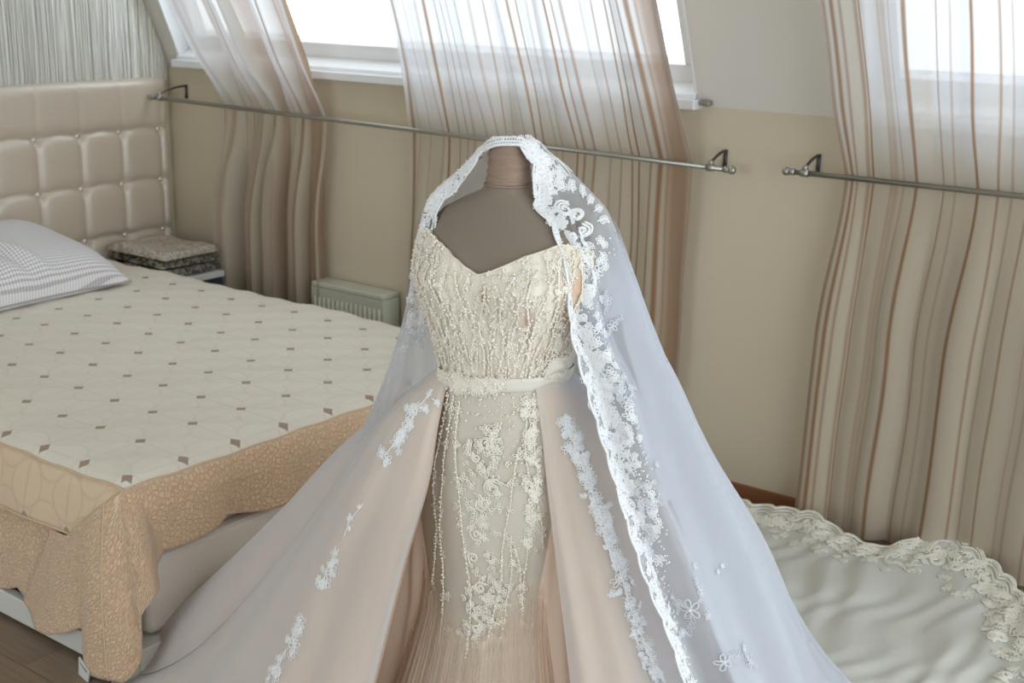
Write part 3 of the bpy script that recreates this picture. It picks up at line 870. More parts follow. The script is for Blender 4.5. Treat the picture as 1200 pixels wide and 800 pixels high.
class Lace:
    def __init__(s, surf, off=0.0025):
        s.surf, s.m, s.p, s.off = surf, MB(), MB(), off
    def line(s, uv, r=0.0014, flat=0.7, off=None):
        pts = s.surf.on(uv, s.off if off is None else off)
        nn = s.surf.nrm(uv[:, 0], uv[:, 1])
        s.m.tube(pts, r, 5, flat=flat, nrm=nn)
    def draw(s, u, v, xy, r=0.0014, up=None):
        s.line(s.surf.local(u, v, xy, up), r)
    def bead(s, u, v, r=0.0022, k=1):
        uv = np.array([[u, v]])
        s.p.ball(s.surf.on(uv, s.off + r * .5)[0], r, k)
    def beads(s, uv, step, r=0.0022, jit=0.0):
        pts = s.surf.on(uv, s.off + r * .5)
        L = np.concatenate([[0], np.cumsum(np.linalg.norm(np.diff(pts, axis=0), axis=1))])
        k = max(2, int(L[-1] / step))
        q = np.linspace(0, L[-1], k)
        for d in q:
            p = np.array([np.interp(d, L, pts[:, i]) for i in range(3)])
            s.p.ball(p + rng.normal(0, jit, 3) if jit else p, r * rng.uniform(.8, 1.15), 1)
    def flower(s, u, v, size, n=5, r=0.0012, fill=False, bead=True):
        a0 = rng.uniform(0, 6)
        for k in range(n):
            s.draw(u, v, petal(size, size * .36, a0 + 2 * pi * k / n, base=size * .15), r)
        if bead: s.bead(u, v, size * .2)
    def spray(s, u, v, length, ang, n=5, r=0.0012, leaf=0.009):
        t = np.linspace(0, 1, 12)
        stem = np.stack([length * t, 0.15 * length * np.sin(t * pi)], 1)
        s.draw(u, v, rot(stem, ang), r)
        for k in range(n):
            f = (k + 1) / (n + .5)
            o = np.array([length * f, 0.15 * length * math.sin(f * pi)])
            for sg in (-1, 1):
                lf = petal(leaf * (1.1 - .4 * f), leaf * .26, sg * 0.8, 8) + o
                s.draw(u, v, rot(lf, ang), r * .9)
    def scroll(s, u, v, size, ang=0.0, flip=1, r=0.0018):
        s.draw(u, v, rot(spiral(size, 1.5, 26, flip, size * 1.2), ang), r)
        s.draw(u, v, rot(spiral(size * .78, 1.3, 20, flip, size * .8), ang), r * .7)
        c2 = rot(spiral(size * .5, 1.2, 16, -flip, size * .5), ang + 0.7, (size * 1.2 * flip * math.cos(ang), size * 1.2 * math.sin(ang)))
        s.draw(u, v, c2, r * .8)
    def finish(s, name, mat, pmat, parent, pname='bead_trim', label=None):
        o = None
        if s.m.n: o = s.m.build(name, mat, parent)
        if o is not None and label: o['label'] = label
        if s.p.n:
            q = s.p.build(pname, pmat, o if o is not None else parent); q['kind'] = 'stuff'
        return o

# ---------------------------------------------------------------- dress form
form = thing('dress_form', 'taupe fabric dress form with gathered brown neck inside the wedding dress', 'mannequin', tuple(O3), RZ)
TH = np.linspace(-pi, pi, 97)
zz = np.concatenate([np.linspace(1.356, 1.30, 22), np.linspace(1.295, 0.78, 60)])
b = MB(); b.grid(np.stack([body(TH, np.full_like(TH, z)) for z in zz]))
b.build('torso', M['form'], form)
zz = np.linspace(1.437, 1.354, 22)
rows = []
for z in zz:
    p = body(TH, np.full_like(TH, z), 0.0012 + 0.0012 * math.sin(z * 420))
    rows.append(p)
cap = np.tile(np.array([[-0.012, 0, 1.439]]), (len(TH), 1)); cap2 = (rows[0] + cap) / 2; cap2[:, 2] = 1.4395
b = MB(); b.grid(np.stack([cap, cap2] + rows))
nk = b.build('neck', M['form_neck'], form)
b = MB(); b.tube(body(TH, np.full_like(TH, 1.356), 0.002), 0.0022, 6); b.build('neck_seam', M['form_neck'], form)
b = MB(); b.tube([[-.012, .01, .04], [-.012, .01, .5], [-.012, .01, .9]], 0.016, 12); b.build('pole', M['wood_dark'], form)
b = MB()
prof = [(0.0, .045), (.03, .045), (.08, .035), (.17, .022), (.18, .012), (.18, .003), (0, .003)]
b.grid(np.stack([np.stack([-.012 + r * np.cos(TH), .01 + r * np.sin(TH), np.full_like(TH, z)], -1) for r, z in prof])); b.build('stand_base', M['wood_dark'], form)

# ---------------------------------------------------------------- wedding dress
dress = thing('wedding_dress', 'ivory and champagne beaded wedding gown with tulle overskirt on the dress form', 'dress', tuple(O3), RZ)
def neckline(th):
    a = np.abs(th)
    return np.interp(a, [0, .12, .45, .85, 1.15, 1.6, 2.2, pi], [1.205, 1.213, 1.243, 1.266, 1.262, 1.24, 1.2, 1.17])
nT, nZ = 220, 90
th = np.linspace(-pi, pi, nT)
T = np.linspace(0, 1, nZ)
zb = 0.985
Pb = np.stack([body(th, zb + (neckline(th) - zb) * t, 0.006 + 0.0015 * np.sin(th * 44 + 9 * t)) for t in T])
tint = np.zeros((nZ, nT))
for i, t in enumerate(T):
    z = zb + (neckline(th) - zb) * t
    def blob(t0, z0, st, sz): return np.exp(-((th - t0) / st) ** 2 - ((z - z0) / sz) ** 2)
    tint[i] = np.clip(blob(1.15, 1.19, .22, .035) + blob(1.0, 1.13, .12, .04) * .8 + blob(.08, 1.165, .045, .02) + blob(-1.45, 1.2, .12, .03) + blob(.55, 1.12, .06, .03) * .8 + blob(.85, 1.05, .14, .03) * .5, 0, 1)
b = MB(); b.grid(Pb, col=tint)
inner = np.stack([body(th, neckline(th), 0.006), body(th, neckline(th) - 0.004, 0.001)])
b.grid(inner)
bod = b.build('bodice', M['bodice'], dress)
bsurf = Surf(lambda u, v: body(u, v, 0.008), -1.6, 1.6, 0.4, 1.265)
# fan of raised lace ribbons with pearls
la = Lace(bsurf, 0.001)
for k in range(30):
    f = (k + .5) / 30 * 2 - 1
    v = np.linspace(0.995, 1.0, 40)
    t = np.linspace(0, 1, 40)
    thb = f * 1.10; tht = f * 1.42 + 0.10 * math.sin(k * 2.1)
    u = thb * (1 - t) + tht * t + 0.045 * np.sin(t * 9 + k * 1.7) * (0.3 + t)
    ztop = neckline(u) - 0.006
    vv = 1.0 + (ztop - 1.0) * t
    st, en = int(rng.uniform(0, 6)), 40 - int(rng.uniform(0, 5))
    uv = np.stack([u, vv], 1)[st:en]
    la.line(uv, 0.0013 + .0008 * (k % 3 == 0), 0.45)
    la.beads(uv, rng.uniform(.0065, .011), rng.uniform(.0022, .0030), .0010)
for k in range(330):
    u = rng.uniform(-1.5, 1.4); zt = float(neckline(u)); v = 1.0 + (zt - .012 - 1.0) * rng.random() ** .8
    if (1.0 < u < 1.3 and 1.15 < v < 1.22): continue
    a0 = rng.uniform(0, 6)
    for q in range(rng.integers(2, 5)):
        la.draw(u, v, petal(rng.uniform(.006, .012), .0026, a0 + q * 1.2, 8), 0.0013)
    if k % 2 == 0: la.bead(u, v, rng.uniform(.0017, .0029))
for k in range(560):
    u = rng.uniform(-1.55, 1.45); zt = float(neckline(u)); v = 1.0 + (zt - .006 - 1.0) * rng.random()
    la.bead(u, v, rng.uniform(.0019, .0034))
u = np.linspace(-1.6, 1.5, 120)
for k in range(46):                                   # beads along the neckline
    uu = rng.uniform(-1.5, 1.35); la.bead(uu, float(neckline(uu)) - rng.uniform(0, .012), rng.uniform(.0022, .0034))
la.line(np.stack([u, neckline(u) - .002], 1), 0.0016)
la.finish('bodice_lace', M['ivory_lace'], M['pearl'], bod, 'pearl_beading')

# belt
def belt_z(t): return 0.990 + 0.012 * np.sin(t) 
tb = np.linspace(-pi, pi, 140)
prof = [(-.013, .010), (-.011, .0125), (-.004, .0135), (.004, .0135), (.011, .0125), (.013, .010)]
b = MB(); b.grid(np.stack([body(tb, belt_z(tb) + dz, 0.0 + of + .003 * np.sin(tb * 3) * 0) for dz, of in prof]))
belt = b.build('belt', M['belt_satin'], dress)
lb_ = Lace(Surf(lambda u, v: body(u, v, 0.0135), -1.6, 1.75, .9, 1.1), 0.001)
for k in range(60):
    u = rng.uniform(-.95, .35); v = .990 + rng.uniform(-.016, .016) + 0.012 * math.sin(u)
    lb_.flower(u, v, rng.uniform(.006, .010), 5, .0012)
for k in range(90):
    u = rng.uniform(-1.0, .4); v = .990 + rng.uniform(-.018, .018) + 0.012 * math.sin(u); lb_.bead(u, v, rng.uniform(.0018, .003))
lb_.finish('belt_lace', M['ivory_lace'], M['pearl'], belt, 'pearl_beading')
lb_ = Lace(Surf(lambda u, v: body(u, v, 0.0135), -1.6, 1.75, .9, 1.1), 0.001)
for k in range(40):
    u = rng.uniform(.98, 1.32); v = 1.022 + rng.uniform(-.008, .022); lb_.flower(u, v, rng.uniform(.007, .012), 5, .0013)
lb_.finish('belt_lace', M['ivory_lace'], M['pearl'], belt, 'pearl_beading')

bf_ = np.linspace(0, 1, 30)
for sgn, zo in ((1, .016),):               # folded satin loop of the knot at the side of the belt
    base = body(1.12 + .16 * (bf_ - .5) * 2, .998 + zo + .006 * sgn * np.sin(bf_ * pi), .016)
    out = base.copy(); nrm_ = body(1.12 + .16 * (bf_ - .5) * 2, np.full(30, .998), .030) - body(1.12 + .16 * (bf_ - .5) * 2, np.full(30, .998), .016)
    rows = []
    for f in np.linspace(0, 1, 12):
        rows.append(base + nrm_ * math.sin(f * pi) * (1.1 - .5 * f) * np.sin(bf_ * pi)[:, None] ** .6 + np.array([0, 0, .030]) * f * sgn)
    m = MB(); m.grid(np.stack(rows)); m.build('bow_loop', M['belt_satin'], belt)

# fitted skirt
zs = np.linspace(0.995, 0.30, 80)
b = MB(); b.grid(np.stack([body(th, np.full_like(th, z), 0.006 + 0.002 * math.sin(z * 20)) for z in zs]))
skirt = b.build('fitted_skirt', M['satin'], dress)
ssurf = Surf(lambda u, v: body(u, v, 0.009), -1.5, 1.5, 0.40, 1.0)
ls = Lace(ssurf, 0.0006)
strands = [
    [(523, 462), (512, 520), (505, 580), (508, 640), (503, 720), (498, 770)],
    [(529, 462), (518, 540), (513, 610), (516, 660), (512, 760)],
    [(536, 470), (532, 540), (540, 620), (548, 700), (545, 790)],
    [(607, 522), (596, 580), (588, 640), (580, 700), (566, 770)],
    [(598, 630), (594, 690), (585, 740), (572, 790)],
    [(601, 640), (608, 690), (613, 725), (620, 770)],
    [(652, 678), (640, 700), (628, 730), (620, 760)],
    [(618, 462), (616, 520), (622, 590), (618, 650), (612, 720), (622, 780)],
    [(627, 462), (628, 540), (634, 600), (640, 640)],
]
for i, s_ in enumerate(strands):
    uv = ssurf.path(s_, 70)
    uv[:, 0] += 0.012 * np.sin(np.linspace(0, 16, 70) + i)
    ls.line(uv, 0.0011)
    ls.beads(uv, 0.0070 if i < 2 else 0.0095, 0.0027, 0.0011)
    for k in range(4, 66, 9):
        a0 = rng.uniform(0, 6)
        for q in range(3): ls.draw(uv[k, 0], uv[k, 1], petal(rng.uniform(.007, .012), .003, a0 + q * 2, 8), .0012)
# centre scrollwork
for (px, py, sz, an, fl) in [(566, 520, .014, .4, 1), (578, 508, .009, 2, -1), (556, 535, .009, 3, 1), (574, 572, .020, 1.2, 1), (560, 590, .016, 4.4, -1), (556, 628, .015, 2.6, 1), (552, 655, .012, .4, -1),
                             (560, 690, .013, 1.4, 1), (556, 735, .011, 3.4, -1), (625, 575, .010, .3, 1), (620, 610, .011, 3.0, -1), (624, 505, .010, 1.0, 1), (622, 640, .009, 2.2, 1)]:
    uu, vv = ssurf.pick(px, py); ls.scroll(uu, vv, sz, an, fl, .0016)
for k in range(210):
    px, py = (rng.normal(563, 14), rng.uniform(490, 790)) if k < 150 else (rng.normal(622, 7), rng.uniform(465, 650))
    uu, vv = ssurf.pick(px, py)
    a0 = rng.uniform(0, 6)
    for q in range(rng.integers(2, 5)): ls.draw(uu, vv, petal(rng.uniform(.007, .013), .003, a0 + q * 1.3, 8), .0013)
    if k % 2: ls.bead(uu, vv, rng.uniform(.0015, .0024))
for k in range(150):
    px, py = rng.uniform(515, 640), 458 + rng.exponential(28)
    uu, vv = ssurf.pick(px, py); ls.bead(uu, vv, rng.uniform(.0015, .0026))
ls.finish('skirt_lace', M['ivory_lace'], M['pearl'], skirt, 'pearl_beading')

# peach underskirt filling the space between fitted skirt and overskirt
tf = np.linspace(-pi, pi, 400)
side = np.clip((np.abs(tf) - .75) / .5, 0, 1)
rows = []
for t in np.linspace(0, 1, 50):
    z = 0.93 - 0.91 * t
    z_e = np.full_like(tf, z)
    off = -0.006 + side * (0.012 + 0.20 * t ** 1.1 + .012 * t * np.sin(tf * 31 + 2 * np.sin(tf * 7)))
    p = body(tf, np.maximum(z_e, .2), off); p[:, 2] = z_e
    rows.append(p)
b = MB(); b.grid(np.stack(rows)); b.build('underskirt', M['lining'], dress)
# tulle frill of the fitted skirt: two fine layers with an uneven upper edge
nf = 900
tf = np.linspace(-1.9, 1.9, nf)
for layer in range(2):
    rr = np.random.default_rng(40 + layer)
    fine = sum(rr.uniform(.3, 1) * np.sin(tf * f_ + rr.uniform(0, 6)) for f_ in (23, 37, 61, 89, 131, 173)) / 3
    rag = sum(rr.uniform(.3, 1) * np.sin(tf * f_ + rr.uniform(0, 6)) for f_ in (5, 9, 17, 43, 71)) / 3
    rows = []
    for t in np.linspace(0, 1, 44):
        z_e = (0.635 - .03 * layer + 0.022 * rag - .15 * np.exp(-((tf + .05) / .55) ** 2)) * (1 - t) + 0.02 * t
        p = body(tf, np.maximum(z_e, .2), 0.0085 + .004 * layer + (0.10 + .03 * layer) * t ** 1.3 + (0.0016 + .009 * t) * fine + 0.014 * t * np.sin(tf * 9 + layer))
        p[:, 2] = z_e
        rows.append(p)
    fade = np.repeat(np.exp(-np.linspace(0, 1, 44) / .10)[:, None], nf, 1)
    b = MB(); b.grid(np.stack(rows), col=fade); b.build('tulle_frill', M['flounce'], dress)

# overskirt
OS = [
 [(-0.123,-0.040,0.990),(-0.132,-0.010,0.991),(-0.144,0.030,0.989),(-.09,.1,.99),(0,.13,.99),(.08,.1,.99),(.112,.0,.99),(0.085,-0.090,1.004),(0.046,-0.115,0.990)],
 [(-0.140,-0.090,0.903),(-0.195,-0.050,0.923),(-0.249,0.030,0.886),(-.2,.2,.88),(0,.25,.88),(.2,.18,.88),(.22,0,.88),(0.132,-0.120,0.885),(0.059,-0.135,0.906)],
 [(-0.156,-0.130,0.797),(-0.261,-0.060,0.785),(-0.353,0.100,0.732),(-.35,.32,.72),(0,.4,.75),(.32,.3,.75),(.33,0,.72),(0.166,-0.170,0.769),(0.073,-0.160,0.797)],
 [(-0.194,-0.190,0.666),(-0.349,-0.050,0.597),(-0.522,0.220,0.475),(-.5,.5,.5),(0,.6,.5),(.42,.40,.5),(.40,.05,.5),(0.211,-0.230,0.642),(0.095,-0.210,0.647)],
 [(-0.243,-0.250,0.467),(-0.452,-0.080,0.364),(-0.740,0.360,0.189),(-.68,.72,.25),(0,.8,.25),(.50,.50,.25),(.46,.10,.25),(0.268,-0.280,0.478),(0.121,-0.260,0.463)],
 [(-.30,-.31,.24),(-.58,-.12,.16),(-.90,.45,.05),(-.82,.84,.07),(0,.98,.07),(.56,.60,.07),(.50,.12,.07),(.34,-.34,.24),(.15,-.31,.24)],
 [(-.35,-.37,.02),(-.70,-.16,.014),(-1.00,.50,.016),(-.88,.92,.02),(0,1.08,.02),(.60,.66,.02),(.53,.13,.02),(.40,-.40,.02),(.18,-.36,.02)],
]
def row_surface(rows, fold=None):
    K = np.array(rows, float)
    def fn(u, v):
        u, v = np.broadcast_arrays(u, v)
        sh = u.shape
        A = cat(K, v.ravel())                      # (N, k, 3)
        n = K.shape[1] - 1
        t = np.clip(u.ravel(), 0, 1) * n
        i = np.minimum(t.astype(int), n - 1); f = (t - i)[:, None]
        ar = np.arange(len(t))
        g = lambda k: A[ar, np.clip(k, 0, n)]
        p0, p1, p2, p3 = g(i - 1), g(i), g(i + 1), g(i + 2)
        q = 0.5 * ((2 * p1) + (-p0 + p2) * f + (2 * p0 - 5 * p1 + 4 * p2 - p3) * f ** 2 + (-p0 + 3 * p1 - 3 * p2 + p3) * f ** 3)
        # horizontal outward direction from neighbours along u
        e = 1e-3
        if fold is not None:
            tn = p2 - p1 + 1e-9; d = np.stack([tn[:, 1], -tn[:, 0], 0 * tn[:, 0]], 1)
            d /= np.linalg.norm(d, axis=1)[:, None] + 1e-9
            q = q + d * fold(u.ravel(), v.ravel())[:, None]
        return q.reshape(sh + (3,))
    return fn
def os_fold(u, v):
    env = np.clip(v, 0, 1) ** 1.1
    ed = np.clip(np.minimum(u, 1 - u) / .04, 0, 1)
    return ed * env * (0.016 * np.sin(u * 63 + 2 * np.sin(u * 17)) + 0.020 * np.sin(u * 29 + 1.2 * v) + 0.006 * np.sin(u * 120 + v * 3)) * np.where(v > .93, np.clip((1 - v) / .07, .2, 1), 1)
osf = Surf(row_surface(OS, os_fold))
U, V = np.meshgrid(np.linspace(0, 1, 420), np.linspace(0, 1, 130))
b = MB(); b.grid(osf.pos(U, V))
over = b.build('overskirt', M['overskirt'], dress)
# peach lining a little inside the tulle
lin = osf.pos(U[:, 4:-4:2], V[:, 4:-4:2]).copy()
cx = np.array([-0.012, 0.12, 0])
d = lin - cx; d[..., 2] = 0; d /= np.linalg.norm(d, axis=-1, keepdims=True) + 1e-9
lin -= d * (0.006 + 0.02 * V[:, 4:-4:2, None])
b = MB(); b.grid(lin[:-6]); b.build('overskirt_lining', M['lining'], dress)

def applique_strip(L_, surf, pts, n, spread_, size, r=.0012, beads=True):
    uv = surf.path(pts, 60)
    for k in range(n):
        i = rng.integers(0, 60)
        du = surf.local(uv[i, 0], uv[i, 1], rng.normal(0, spread_, (1, 2)))
        uu, vv = du[0]
        if rng.random() < .45: L_.flower(uu, vv, size * rng.uniform(.6, 1.1), 5, r, bead=beads)
        elif rng.random() < .6: L_.spray(uu, vv, size * 1.8, rng.uniform(0, 6.28), 3, r, size * .7)
        else: L_.scroll(uu, vv, size * .6, rng.uniform(0, 6.28), rng.choice([-1, 1]), r)
        if beads and rng.random() < .7: L_.bead(uu, vv, rng.uniform(.0014, .0024))
    return uv
for pts, n, sp, sz in [([(500, 462), (480, 490), (462, 515), (452, 530)], 26, .007, .011), ([(394, 640), (384, 665), (372, 690)], 12, .005, .012), ([(352, 728), (338, 755), (322, 790)], 22, .007, .013), ([(425, 590), (410, 610), (402, 630)], 4, .003, .008)]:
    lo = Lace(osf, 0.002); uv = applique_strip(lo, osf, pts, n, sp, sz); lo.line(uv, .0013)
    lo.finish('lace_applique', M['white_lace'], M['pearl_white'], over, 'bead_trim')
lo = Lace(osf, 0.0025)
uv = applique_strip(lo, osf, [(664, 492), (684, 545), (703, 600), (722, 650), (744, 720), (772, 792)], 170, .008, .010)
lo.line(uv, .0022); lo.beads(uv, .008, .0021, .002)
lo.finish('lace_applique', M['white_lace'], M['pearl_white'], over, 'bead_trim')

# train spread on the floor behind and to the right
TRK = np.array([(-.30, 1.45), (.30, 1.70), (.62, 1.72), (.82, 1.60), (1.00, 1.48), (1.12, 1.33), (1.24, 1.30), (1.34, 1.33), (1.43, 1.22), (1.48, 1.03), (1.46, .86), (1.44, .66), (1.40, .42), (1.34, .16), (1.20, -.06), (1.0, -.22), (.8, -.3)])
TRZ = np.array([.03, .04, .05, .045, .06, .035, .05, .075, .07, .05, .06, .04, .05, .04, .03, .03, .03])
INK = np.array([(-.3, .8), (.0, .9), (.2, .9), (.35, .85), (.45, .75), (.55, .65), (.6, .55), (.62, .45), (.66, .35), (.68, .25), (.68, .18), (.66, .1), (.64, .02), (.6, -.05), (.56, -.12), (.5, -.18), (.45, -.22)])
def train_fn(u, v):
    u, v = np.broadcast_arrays(u, v); sh = u.shape
    uf, vf = u.ravel(), np.clip(v.ravel(), -0.02, 1.05)
    o = cat(TRK, uf); i = cat(INK, uf); zo = cat(TRZ[:, None], uf)[:, 0]
    p = i + (o - i) * vf[:, None]
    z = 0.028 + (zo - .02) * np.clip((vf - .72) / .28, 0, 1) ** 1.5
    z = z + 0.009 * np.sin(uf * 23 + vf * 9 + 2 * np.sin(vf * 5)) * np.sin(vf * 8 + uf * 6) + 0.004 * np.sin(uf * 57 + vf * 23 + 3 * np.sin(uf * 19)) + 0.003 * np.sin(p[:, 0] * 47 - p[:, 1] * 39 + 2 * np.sin(p[:, 1] * 17))
    z = z + .10 * np.exp(-vf * 6)
    z = np.maximum(z, .006)
    return np.concatenate([p, z[:, None]], 1).reshape(sh + (3,))
tsf = Surf(train_fn)
U, V = np.meshgrid(np.linspace(0, 1, 260), np.linspace(0, 1, 90))
b = MB(); b.grid(tsf.pos(U, V)); train = b.build('train', M['train'], dress)
lt = Lace(tsf, 0.003)
up_ = np.array([0, .2, 1.0])
uu = np.linspace(0.12, .98, 500)
# metric arc length along the hem
hp = tsf.pos(uu, np.full_like(uu, .98)); arc = np.concatenate([[0], np.cumsum(np.linalg.norm(np.diff(hp, axis=0), axis=1))])
sc = np.abs(np.sin(arc * pi / .085))
lt.line(np.stack([uu, .985 + .02 * sc], 1), .0060, .8); lt.line(np.stack([uu, .965 + .02 * sc], 1), .0036); lt.line(np.stack([uu, .945 + .02 * sc], 1), .0030); lt.line(np.stack([uu, .90 + .012 * np.sin(arc * 90)], 1), .0026)
lt.beads(np.stack([uu, .976 + .02 * sc], 1), .009, .0034)
for a_ in np.arange(.02, arc[-1], .015):
    u_ = float(np.interp(a_, arc, uu)); v_ = .94 + rng.uniform(-.035, .03)
    lt.scroll(u_, v_, rng.uniform(.011, .020), rng.uniform(0, 6.28), rng.choice([-1, 1]), .0030)
for a_ in np.arange(.02, arc[-1], .016):
    u_ = float(np.interp(a_, arc, uu)); v_ = .91 + rng.uniform(-.09, .05)
    lt.spray(u_, v_, rng.uniform(.02, .035), rng.uniform(0, 6.28), 3, .0018, .013)
    if rng.random() < .5: lt.flower(u_, v_ - .03, rng.uniform(.009, .015), 5, .0018, bead=False)
for (px, py, s_) in [(1096, 655, .035), (1120, 662, .028), (1075, 650, .02), (1150, 690, .03), (1172, 745, .035), (1180, 790, .03), (985, 632, .024), (905, 612, .02)]:
    u_, v_ = tsf.pick(px, py)
    for k in range(3): lt.draw(u_, v_, spiral(s_ * (1 - .22 * k), 1.4, 40, 1 if px % 2 else -1), .0035)
lt.finish('lace_border', M['train_lace'], M['pearl'], train, 'bead_trim')
b = MB()                                              # net edging lying past the border
U, V = np.meshgrid(np.linspace(.1, 1, 200), np.linspace(.97, 1.03, 8)); P = tsf.pos(U, V); P[..., 2] = np.maximum(P[..., 2] * (1 - (V - .97) * 8), .004)
b.grid(P); b.build('net_edging', M['net'], train)

# ---------------------------------------------------------------- veil
veil = thing('bridal_veil', 'long white tulle veil with scalloped beaded lace border draped over the dress form', 'veil', tuple(O3), RZ)
VR = [
 [(-.016,-.038,1.446),(-.040,-.015,1.443),(-.04,.02,1.441),(-.012,.035,1.441),(.015,.02,1.441),(.025,-.005,1.444),(.008,-.030,1.447),(-.006,-.040,1.447)],
 [(-0.050,-0.030,1.428),(-0.068,0.005,1.419),(-.05,.045,1.415),(-.012,.06,1.415),(.03,.045,1.415),(0.046,0.000,1.431),(0.024,-0.036,1.438),(0.000,-0.044,1.441)],
 [(-0.062,-0.020,1.412),(-0.079,0.010,1.404),(-.06,.055,1.395),(-.012,.075,1.395),(.035,.055,1.395),(0.060,0.000,1.416),(0.040,-0.032,1.419),(0.019,-0.046,1.410)],
 [(-0.097,0.000,1.356),(-0.108,0.030,1.372),(-.08,.08,1.35),(-.01,.1,1.35),(.06,.08,1.35),(0.102,0.000,1.383),(0.065,-0.034,1.378),(0.032,-0.050,1.369)],
 [(-0.141,0.010,1.305),(-0.163,0.050,1.318),(-.11,.11,1.3),(-.01,.13,1.29),(.1,.1,1.29),(0.150,0.000,1.338),(0.091,-0.058,1.336),(0.033,-0.068,1.327)],
 [(-0.156,0.000,1.261),(-0.184,0.050,1.251),(-.13,.14,1.24),(0,.16,1.22),(.14,.12,1.22),(0.182,0.000,1.300),(0.121,-0.085,1.293),(0.064,-0.100,1.293)],
 [(-0.168,0.020,1.210),(-0.196,0.060,1.185),(-.15,.16,1.16),(0,.19,1.14),(.17,.14,1.14),(0.221,0.000,1.206),(0.155,-0.100,1.206),(0.092,-0.135,1.220)],
 [(-0.158,0.060,1.119),(-0.212,0.080,1.076),(-.17,.2,1.02),(0,.24,1.0),(.22,.18,1.0),(0.273,0.020,1.080),(0.182,-0.110,1.095),(0.103,-0.155,1.115)],
 [(-0.145,0.080,0.956),(-0.249,0.090,0.938),(-.2,.24,.9),(0,.3,.88),(.28,.2,.9),(0.327,0.020,0.965),(0.234,-0.130,0.991),(0.133,-0.165,1.010)],
 [(-.17,.1,.8),(-.3,.11,.8),(-.28,.3,.72),(0,.38,.72),(.36,.26,.72),(0.408,0.000,0.818),(0.279,-0.180,0.846),(0.179,-0.225,0.875)],
 [(-.22,.15,.6),(-.4,.15,.55),(-.4,.4,.5),(0,.5,.5),(.52,.35,.5),(0.515,-0.010,0.617),(0.366,-0.235,0.659),(0.237,-0.290,0.709)],
 [(-.3,.2,.35),(-.55,.2,.3),(-.55,.5,.28),(0,.62,.25),(.68,.42,.25),(0.676,0.000,0.242),(0.495,-0.270,0.368),(0.323,-0.345,0.490)],
 [(-.38,.25,.02),(-.65,.25,.02),(-.65,.6,.02),(0,.75,.02),(.85,.5,.02),(.90,-.02,.02),(.64,-.34,.02),(.42,-.42,.02)],
]
def veil_fold(u, v):
    env = np.clip((v - .22) / .5, 0, 1)
    ed = np.clip(np.minimum(u, 1 - u) / .05, 0.15, 1)
    return ed * env * (0.014 * np.sin(u * 47 + 1.5 * np.sin(u * 13 + 2 * v)) + 0.022 * np.sin(u * 21 + .6) + .005 * np.sin(u * 110))
vsf = Surf(row_surface(VR, veil_fold))
# arc length of each edge, for the scalloped border
vv = np.linspace(0.0, 1.0, 700)
def edge_arc(u0):
    p = vsf.pos(np.full_like(vv, u0), vv); return np.concatenate([[0], np.cumsum(np.linalg.norm(np.diff(p, axis=0), axis=1))])
arcL, arcR = edge_arc(0.0), edge_arc(1.0)
def width_u(v, side, metres):       # metres inward from an edge -> du
    u0 = 0.03 if side == 'L' else 0.97
    du, _ = vsf.d(np.full_like(v, u0), v)
    return metres / (np.linalg.norm(du, axis=-1) + 1e-6)
LAM = 0.062
def edge_u(v, side, metres):
    arc = np.interp(v, vv, arcL if side == 'L' else arcR)
    scal = 0.010 * (1 - np.abs(np.sin(pi * arc / LAM)))
    du = width_u(v, side, metres + scal)
    return du if side == 'L' else 1 - du
nvv = 260
vrow = np.linspace(0, 1, nvv)
uL, uR = edge_u(vrow, 'L', 0.0), edge_u(vrow, 'R', 0.0)
G = np.linspace(0, 1, 380)
Uv = uL[:, None] + (uR - uL)[:, None] * G[None]
Pv = vsf.pos(Uv, np.repeat(vrow[:, None], 380, 1))
capc = np.array([-.012, -.005, 1.447]); first = Pv[0]
caps = [capc + (first - capc) * f for f in (0.02, .35, .7)]
vcol = np.zeros((nvv, 380))
Qv = project(Pv)
front = Pv[..., 1] < 0.03
vcol = np.where(front, np.exp(-((Qv[..., 0] - 676) / 20) ** 4 - ((Qv[..., 1] - 255) / 30) ** 4), 0)      # thin net ground behind the shoulder motif
b = MB(); b.grid(np.concatenate([np.stack(caps), Pv]), col=np.concatenate([np.zeros((3, 380)), vcol]))
vtulle = b.build('veil_tulle', M['veil'], veil)
# second layer of tulle with gaps where it has slipped apart
def inside(poly, U_, V_):
    c = np.zeros(U_.shape, bool); n = len(poly)
    for i in range(n):
        (x1, y1), (x2, y2) = poly[i], poly[(i + 1) % n]
        cond = ((y1 > V_) != (y2 > V_)) & (U_ < (x2 - x1) * (V_ - y1) / (y2 - y1 + 1e-12) + x1)
        c ^= cond
    return c
SL = [[(703, 398), (712, 396), (733, 458), (722, 458)], [(716, 372), (731, 368), (756, 464)], [(737, 484), (745, 482), (779, 566), (768, 568)], [(786, 585), (790, 583), (812, 640)]]
u2 = np.linspace(.52, .985, 220); v2 = np.linspace(.43, .97, 560)
U2, V2 = np.meshgrid(u2, v2)
P2 = vsf.pos(U2, V2); N2 = vsf.nrm(U2, V2); P2 = P2 - N2 * 0.006
uc, vc = (U2[:-1, :-1] + U2[1:, 1:]) / 2, (V2[:-1, :-1] + V2[1:, 1:]) / 2
cut = np.zeros(uc.shape, bool)
for sl in SL: cut |= inside([tuple(map(float, vsf.pick(*p))) for p in sl], uc, vc)
cut |= uc > (.97 - .10 * np.clip((vc - .3) / .5, 0, 1)) + .01 * np.sin(vc * 23)
idx = np.arange(P2.shape[0] * P2.shape[1]).reshape(P2.shape[:2])
fc = np.stack([idx[:-1, :-1], idx[:-1, 1:], idx[1:, 1:], idx[1:, :-1]], -1)[~cut]
